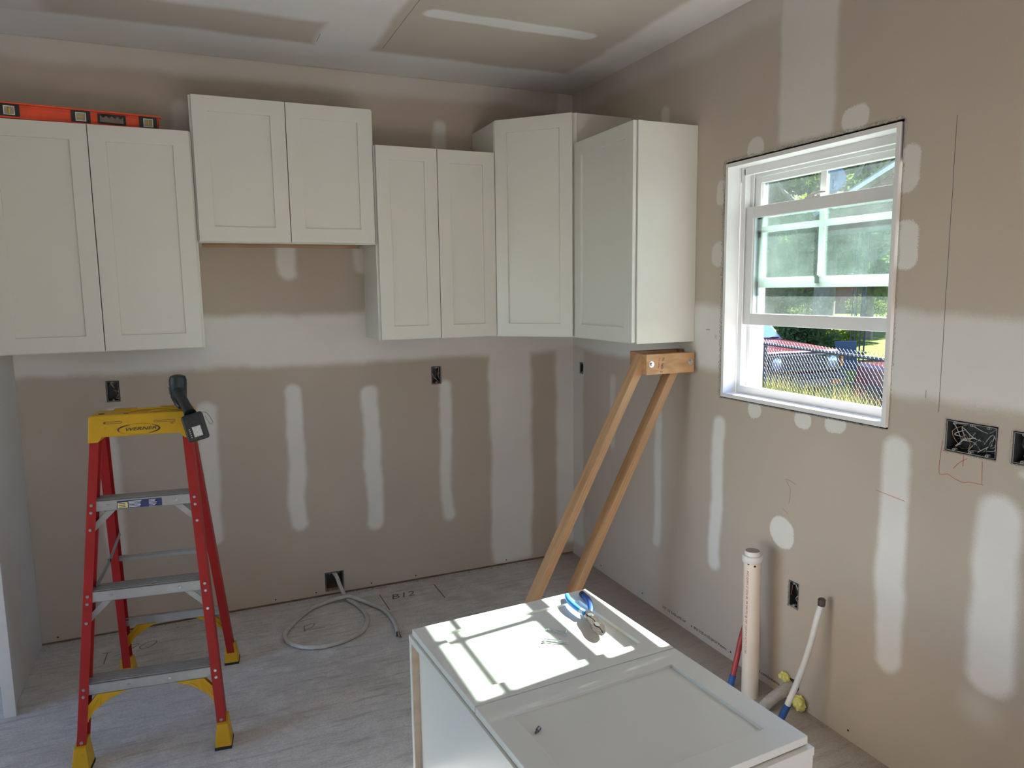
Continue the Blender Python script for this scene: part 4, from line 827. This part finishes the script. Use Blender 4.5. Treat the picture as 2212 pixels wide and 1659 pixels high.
# dry grass in front of and under the fence
def grass(name, n, fpos, hgt, mat_, label, wdt=.006):
    vs = np.zeros((n*3, 3)); 
    for i in range(n):
        x, y = fpos(); h = random.uniform(*hgt); a = random.uniform(0, 6.28); ln = random.uniform(0, .55)*h; bx, by = math.cos(a), math.sin(a)
        z = gz(x, y); pa = a+1.57; wx, wy = math.cos(pa)*wdt/2, math.sin(pa)*wdt/2
        vs[3*i] = (x-wx, y-wy, z); vs[3*i+1] = (x+wx, y+wy, z); vs[3*i+2] = (x+bx*ln, y+by*ln, z+h)
    me = bpy.data.meshes.new(name); me.from_pydata(vs.tolist(), [], [(3*i, 3*i+1, 3*i+2) for i in range(n)]); me.materials.append(M[mat_])
    o = bpy.data.objects.new(name, me); C.objects.link(o); return tag(o, label, 'grass', kind='stuff')
def near_f():
    t = random.uniform(.8, FL-.8); q = A+fd*t-nx*random.uniform(-.5, 1.6); return q.x, q.y
nx = Vector((fd.y, -fd.x, 0)); side = -1 if ((A+nx)-CAM).length > (A-CAM).length else 1
def near_f2():
    t = random.uniform(.8, FL-.8); q = A+fd*t+nx*side*random.uniform(-.4, 1.5); return q.x, q.y
grass('green_grass', 14000, near_f2, (.18, .50), 'greengrass', 'rough green grass growing along the chain-link fence', .009)
grass('dry_grass', 5200, near_f2, (.22, .58), 'drygrass', 'dry straw-coloured grass stalks along the chain-link fence', .007)
cl = Vector((4.55, 2.05, 0)); 
def clump(): return cl.x+random.gauss(0, .08), cl.y+random.gauss(0, .10)
grass('dry_grass_clump', 130, clump, (.40, .74), 'drygrass', 'tall pale dry grass clump in front of the fence at the window centre', .011)
# trees
def foliage_obj(name, blobs, n, size, mat_, seed, parent):
    rg = np.random.default_rng(seed); B_ = np.array(blobs); wgt = (B_[:, 3]*B_[:, 4]*B_[:, 5]); wgt = wgt/wgt.sum(); idx = rg.choice(len(B_), n, p=wgt)
    d = rg.normal(size=(n, 3)); d /= np.linalg.norm(d, axis=1)[:, None]; r = rg.random(n)**(1/2.2); Q = B_[idx, :3]+d*B_[idx, 3:6]*r[:, None]
    u = rg.normal(size=(n, 3)); u /= np.linalg.norm(u, axis=1)[:, None]; v = np.cross(u, rg.normal(size=(n, 3))); v /= np.linalg.norm(v, axis=1)[:, None]
    s = size*(.6+.8*rg.random(n))[:, None]; V = np.stack([Q-u*s, Q+v*s*.45, Q+u*s, Q-v*s*.45], 1).reshape(-1, 3)
    inv = WM[parent.name].inverted(); V = V+np.array(inv.translation)
    me = bpy.data.meshes.new(name); me.vertices.add(4*n); me.vertices.foreach_set('co', V.ravel()); me.loops.add(4*n); me.loops.foreach_set('vertex_index', np.arange(4*n, dtype=np.int32))
    me.polygons.add(n); me.polygons.foreach_set('loop_start', np.arange(0, 4*n, 4, dtype=np.int32)); me.polygons.foreach_set('loop_total', np.full(n, 4, dtype=np.int32)); me.update(calc_edges=True); me.materials.append(M[mat_])
    o = bpy.data.objects.new(name, me); C.objects.link(o); o.parent = parent; WM[o.name] = WM[parent.name].copy(); tag(o, kind='stuff'); return o
def tree(az, d, h, rad, low, n, size, mat_, seed, label, tr=.28):
    p = pos(az, d, -.76); e = empty('tree', p, label, 'tree', None); rg = random.Random(seed)
    m = MB(); m.tube(smoothpath([(p.x, p.y, -.78), (p.x+.1, p.y, h*.35), (p.x-.2, p.y+.2, h*.7)], 4), [tr*(1-.6*i/8) for i in range(9)], 10); bl = []
    for k in range(26):
        z = rg.uniform(low, h); rr = rad*math.sqrt(max(.15, 1-((z-(low+h)/2)/((h-low)/2))**2)); a = rg.uniform(0, 6.28); q = rr*rg.uniform(.3, 1); c = (p.x+q*math.cos(a), p.y+q*math.sin(a), z); s_ = rg.uniform(.20, .36)*rad
        bl.append((*c, s_, s_, s_*.65))
        if k < 12: m.tube(smoothpath([(p.x, p.y, z*.55), ((p.x+c[0])/2, (p.y+c[1])/2, z*.7), c], 3), [.11, .10, .08, .07, .06, .05, .03], 6)
    m.build('trunk', 'bark', e, world=True, smooth=True); foliage_obj('crown', bl, n, size, mat_, seed, e); return e
tree(42.9, 31, 12, 4.2, 1.2, 16000, .17, 'leaf', 1, 'tree standing left behind the raised sash', .3)
tree(46.7, 27, 12.5, 3.4, 2.6, 15000, .15, 'leaf', 2, 'tree with the thick dark trunk at the window centre', .42)
tree(49.6, 36, 12, 4.2, 1.6, 16000, .18, 'leaf2', 3, 'bright yellow-green tree right of the window centre', .3)
tree(52.9, 46, 14, 5.0, 1.6, 14000, .22, 'leaf', 4, 'tree behind the brick gable at the right of the window', .3)
tree(45.6, 50, 13, 5.6, 1.4, 15000, .24, 'leaf', 5, 'distant tree filling the gap left of the dark trunk', .3)
tree(38.0, 40, 14, 5.5, .8, 12000, .22, 'leaf2', 6, 'distant tree furthest left behind the pickup', .3)
def bush(az, d, h, r, n, mat_, seed, label):
    p = pos(az, d, -.76); e = empty('bush', p, label, 'bush'); rg = random.Random(seed); bl = [(p.x+rg.uniform(-.6, .6)*r, p.y+rg.uniform(-.6, .6)*r, -.76+rg.uniform(.3, .75)*h, r*.5, r*.5, h*.35) for _ in range(6)]
    foliage_obj('leaves', bl, n, .07, mat_, seed, e)
    MB().tube([(p.x, p.y, -.78), (p.x, p.y, -.76+h*.5)], .03, 6).build('stem', 'bark', e, world=True)
bush(46.0, 23.5, 1.5, .85, 2400, 'bush', 11, 'pale leafy bush beside the dark trunk below the sash'); bush(47.6, 25.5, 1.15, .7, 2000, 'leaf2', 12, 'yellow-green bush behind the hood of the pickup'); bush(44.2, 40, 2.0, 1.4, 2200, 'bush', 13, 'bush left of the dark trunk by the street'); bush(49.9, 52, 2.0, 1.7, 2200, 'bush', 14, 'bush at the right by the street')
# neighbour house with brick gable over an open carport
GL_, GR_ = Vector((16.615, 14.143, 0)), Vector((16.169, 11.011, 0)); gd = (GR_-GL_).normalized(); gn = Vector((gd.y, -gd.x, 0)); gn = gn if gn.dot(CAM-GL_) > 0 else -gn
gm = Matrix((gd, -gn, (0, 0, 1))).transposed().to_4x4(); gm.translation = (GL_.x, GL_.y, -.76)
ho = empty('brick_house', gm, 'brick house with a white-edged gable and iron-post carport beyond the lawn', 'house')
zl = 4.50; sl = .32; Wd = 8.4; ap = Wd/2
m = MB(); m.prism([(0, zl-.44), (Wd, zl-.44), (Wd, zl), (ap, zl+ap*sl), (0, zl)], 1, 0, .25); m.build('gable_wall', 'brick', ho)
m = MB(); m.box((-.1, -.05, zl-.55), (Wd+.1, .35, zl-.44)); m.box((-6.5, .3, zl-.60), (-.1, 3.6, zl-.42)); m.build('carport_beam', 'darkbeam', ho)
m = MB(); m.prism([(-.5, zl-.16), (ap, zl+ap*sl), (Wd+.5, zl-.16), (Wd+.5, zl-.03), (ap, zl+ap*sl+.13), (-.5, zl-.03)], 1, -.32, -.02); m.build('fascia_board', 'fascia', ho)
m = MB(); m.prism([(-.5, zl-.03), (ap, zl+ap*sl+.13), (Wd+.5, zl-.03), (Wd+.5, zl+.03), (ap, zl+ap*sl+.19), (-.5, zl+.03)], 1, -.30, 9); m.build('roof', 'roofgrey', ho)
MB().box((3.4, 4.5, 0), (Wd, 4.75, zl-.3)).build('side_wall', 'brick', ho)
def ironpost(x, y=.1):
    m = MB()
    for dx in (-.09, .09): m.box((x+dx-.016, y-.016, 0), (x+dx+.016, y+.016, zl-.55))
    for j in range(9):
        zc = .3+j*.42; pts = [(x+.07*math.sin(t)*math.cos(t*.5), y, zc+.15*math.cos(t)) for t in np.linspace(0, 6.28, 12)]; m.tube(pts, .010, 4)
    m.build('iron_post', 'blkiron', ho)
for x_ in (1.72, 2.10, 6.6): ironpost(x_)
m = MB(); 
for i in range(9): x_ = 3.0+i*.22; m.tube(smoothpath([(x_, .4, .0), (x_, .4, .55), (x_+.11, .4, .72), (x_+.22, .4, .55), (x_+.22, .4, 0)], 4), .008, 4)
m.build('garden_edging', 'blkiron', ho)
dp = Vector((16.35, 13.33, 4.90)); dmat = Matrix.Translation((dp.x+.05, dp.y, 4.02)); dh = empty('satellite_dish', dmat, 'blue-grey satellite dish standing on the roof edge of the brick house', 'satellite dish')
vd = (Vector((-2.0, -3.8, 5.0))-dp).normalized(); R_ = vd.to_track_quat('Z', 'Y').to_matrix().to_4x4(); R_.translation = dp
m = MB(); rings = [(0.0, -.07), (.14, -.06), (.28, -.03), (.40, .0)]; vs = [(0, 0, -.07)]; N_ = 24
for r, z in rings[1:]: vs += [(r*math.cos(a)*.92, r*math.sin(a), z) for a in np.linspace(0, 2*math.pi, N_+1)[:-1]]
fs = [(0, 1+i, 1+(i+1) % N_) for i in range(N_)]+[(1+k_*N_+i, 1+(k_+1)*N_+i, 1+(k_+1)*N_+(i+1) % N_, 1+k_*N_+(i+1) % N_) for k_ in range(2) for i in range(N_)]
do = m.add(vs, fs, R_).build('reflector', 'dish', dh, world=True, smooth=True); sm = do.modifiers.new('s', 'SOLIDIFY'); sm.thickness = .012
MB().tube([(dp.x+.07, dp.y+.06, 3.98), (dp.x+.07, dp.y+.06, dp.z-.1)], .03, 8).build('pole', 'galv', dh, world=True, smooth=True); MB().tube([dp+Vector((0, 0, -.28)), dp+vd*.35+Vector((0, 0, -.05))], .012, 6).build('feed_arm', 'galv', dh, world=True)
# far brick house with pale roof
FA, FB = pos(41.5, 72), pos(47.6, 72); fdv = (FB-FA).normalized(); fnn = Vector((fdv.y, -fdv.x, 0)); fnn = fnn if fnn.dot(CAM-FA) > 0 else -fnn
fm = Matrix((fdv, -fnn, (0, 0, 1))).transposed().to_4x4(); fm.translation = (FA.x, FA.y, -.76); fh = empty('far_brick_house', fm, 'distant low brick house with pale grey roof and blue shutters across the street', 'house')
fw_ = (FB-FA).length; m = MB(); m.box((-3, 0, 0), (fw_+5, 7, 2.6)); m.build('wall', 'brick', fh)
m = MB(); m.prism([(-.6, 2.5), (7.6, 2.5), (3.5, 5.0)], 0, -3.6, fw_+5.6); m.build('roof', 'roofgrey', fh)
MB().box((-3.6, -.62, 2.4), (fw_+5.6, -.55, 2.57)).build('fascia_board', 'fascia', fh)
for x_ in (.5, 3.6):
    MB().box((x_, -.04, 1.0), (x_+.9, .0, 2.15)).build('window', 'fascia', fh)
    f_ = bpy.data.objects[[o.name for o in bpy.data.objects if o.name.startswith('window') and o.parent == fh][-1]]
    for (u, v) in ((.05, 1.06), (.05, 1.62)): MB().box((x_+.06, -.06, v), (x_+.84, -.03, v+.47)).build('pane', 'carglass', f_)
    for s in (-1, 1): MB().box((x_+.45+s*.72-.18, -.06, .98), (x_+.45+s*.72+.18, -.01, 2.17)).build('shutter', 'shutter', fh)
# pickup truck
def vehicle_matrix(a, b, z):
    a, b = Vector(a), Vector(b); x = (b-a); x.z = 0; x.normalize(); y = Vector((-x.y, x.x, 0)); m = Matrix((x, y, (0, 0, 1))).transposed().to_4x4(); c = (a+b)/2; m.translation = (c.x, c.y, z); return m
tm = vehicle_matrix((8.15, 7.24, 0), (10.12, 7.09, 0), -.74); tk = empty('pickup_truck', tm, 'old maroon pickup truck with chrome grille parked facing the fence', 'truck')
hw = .98
m = MB(); m.hexa([(-hw, .02, .62), (hw, .02, .62), (hw, 2.0, .62), (-hw, 2.0, .62)], [(-hw+.03, .04, 1.03), (hw-.03, .04, 1.03), (hw-.02, 2.0, 1.06), (-hw+.02, 2.0, 1.06)])
m.box((-hw, 2.0, .45), (hw, 5.4, 1.1)); m.build('body', 'maroon', tk, bevel=.03, seg=3)
m = MB(); m.hexa([(-hw+.05, .0, 1.02), (hw-.05, .0, 1.02), (hw-.06, 1.55, 1.05), (-hw+.06, 1.55, 1.05)], [(-hw+.12, .03, 1.07), (hw-.12, .03, 1.07), (hw-.16, 1.55, 1.19), (-hw+.16, 1.55, 1.19)]); m.build('hood', 'maroon', tk, bevel=.03, seg=3)
m = MB(); m.hexa([(-.82, 1.62, 1.18), (.82, 1.62, 1.18), (.82, 3.1, 1.1), (-.82, 3.1, 1.1)], [(-.68, 2.15, 1.72), (.68, 2.15, 1.72), (.68, 3.0, 1.72), (-.68, 3.0, 1.72)]); m.build('cab', 'maroon', tk, bevel=.02)
m = MB(); m.add([(-.74, 1.655, 1.23), (.74, 1.655, 1.23), (.63, 2.10, 1.66), (-.63, 2.10, 1.66), (-.74, 1.64, 1.24), (.74, 1.64, 1.24), (.63, 2.085, 1.67), (-.63, 2.085, 1.67)], [(0, 1, 2, 3), (4, 5, 6, 7), (0, 1, 5, 4), (2, 3, 7, 6), (1, 2, 6, 5), (3, 0, 4, 7)]); m.build('windshield', 'carglass', tk)
for x_ in (-.45, .15): MB().tube([(x_, 1.60, 1.215), (x_+.25, 1.60, 1.235), (x_+.52, 1.63, 1.27)], .010, 5).build('wiper', 'blackpl', tk)
m = MB(); m.box((-.90, -.005, .66), (.90, .03, 1.0)); gr_ = m.build('grille', 'blackpl', tk)
m = MB()
for z in (.685, .835, .985): m.box((-.92, -.03, z-.014), (.92, -.004, z+.014))
for x_ in (-.36, -.12, .12, .36): m.box((x_-.007, -.02, .69), (x_+.007, -.005, .98))
m.build('chrome_bars', 'chrome', gr_, bevel=.004)
for s in (-1, 1):
    hl = MB().box((s*.52, -.020, .70), (s*.86, .0, .97)).build('headlight_bezel', 'chrome', tk, bevel=.004); MB().tube([(s*.69, .0, .835), (s*.69, -.035, .835), (s*.69, -.05, .835)], [.115, .115, .07], 20).build('headlamp', 'lens', hl, smooth=True)
    MB().box((s*.91, -.02, .72), (s*.985, .05, .93)).build('corner_lamp', 'amber', tk, bevel=.006)
    MB().box((s*.60, -.135, .40), (s*.84, -.12, .47)).build('turn_signal', 'amber', tk)
    for y_ in (.75, 4.1): MB().tube([(s*.70, y_, .36), (s*.95, y_, .36)], .36, 22).build('wheel', 'rubber', tk, smooth=True)
m = MB(); m.box((-.96, -.13, .50), (.96, .02, .62)); m.build('bumper', 'blackpl', tk, bevel=.02)
m = MB(); m.box((-.95, -.12, .34), (.95, -.06, .50)); m.build('bumper_lower_rail', 'chrome', tk, bevel=.01)
# maroon car half hidden right of the pickup
cm = vehicle_matrix((8.25, 4.65, 0), (7.55, 3.05, 0), -.66); cr = empty('maroon_car', cm, 'maroon car behind the fence at the right edge of the window', 'car')
m = MB(); m.hexa([(-2.0, .05, .28), (2.2, .05, .28), (2.2, 1.75, .28), (-2.0, 1.75, .28)], [(-1.95, .12, .92), (2.15, .12, .92), (2.15, 1.68, .92), (-1.95, 1.68, .92)]); m.build('body', 'maroon', cr, bevel=.06, seg=3)
m = MB(); m.hexa([(.2, .2, .91), (2.1, .2, .91), (2.1, 1.6, .91), (.2, 1.6, .91)], [(.7, .35, 1.32), (1.8, .35, 1.32), (1.8, 1.45, 1.32), (.7, 1.45, 1.32)]); m.build('cabin', 'carglass', cr, bevel=.05)
m = MB(); m.box((-2.05, .03, .50), (2.2, .06, .545)); m.build('side_moulding', 'chrome', cr)
for x_ in (-1.2, 1.3): MB().tube([(x_, .06, .3), (x_, .25, .3)], .31, 20).build('wheel', 'rubber', cr, smooth=True)
# plastic chair
ch_ = pos(48.45, 19, -.76); chm = mat_loc((ch_.x, ch_.y, -.76), rz=math.radians(-50)); ch = empty('garden_chair', chm, 'blue-grey plastic chair seen from behind beside the pickup hood', 'chair')
m = MB(); m.hexa([(-.24, -.20, .42), (.24, -.20, .42), (.24, -.16, .42), (-.24, -.16, .42)], [(-.26, -.30, 1.08), (.20, -.30, 1.10), (.20, -.27, 1.10), (-.26, -.27, 1.08)]); m.build('backrest', 'bluegrey', ch, bevel=.012)
MB().box((-.25, -.2, .40), (.25, .26, .44)).build('seat', 'bluegrey', ch, bevel=.01)
for sx in (-1, 1):
    for sy in (-.17, .22): MB().box((sx*.24-.02, sy-.02, 0), (sx*.24+.02, sy+.02, .41)).build('leg', 'bluegrey', ch)

GR = {'electrical_box': 'electrical boxes in the walls', 'tree': 'trees beyond the lawn', 'bush': 'bushes behind the pickup', 'wall_cabinet': 'white wall cabinets', 'insulation_tuft': 'yellow insulation at the wall hole'}
for o in bpy.data.objects:
    if o.parent is None and o.name.split('.')[0] in GR: o['group'] = GR[o.name.split('.')[0]]
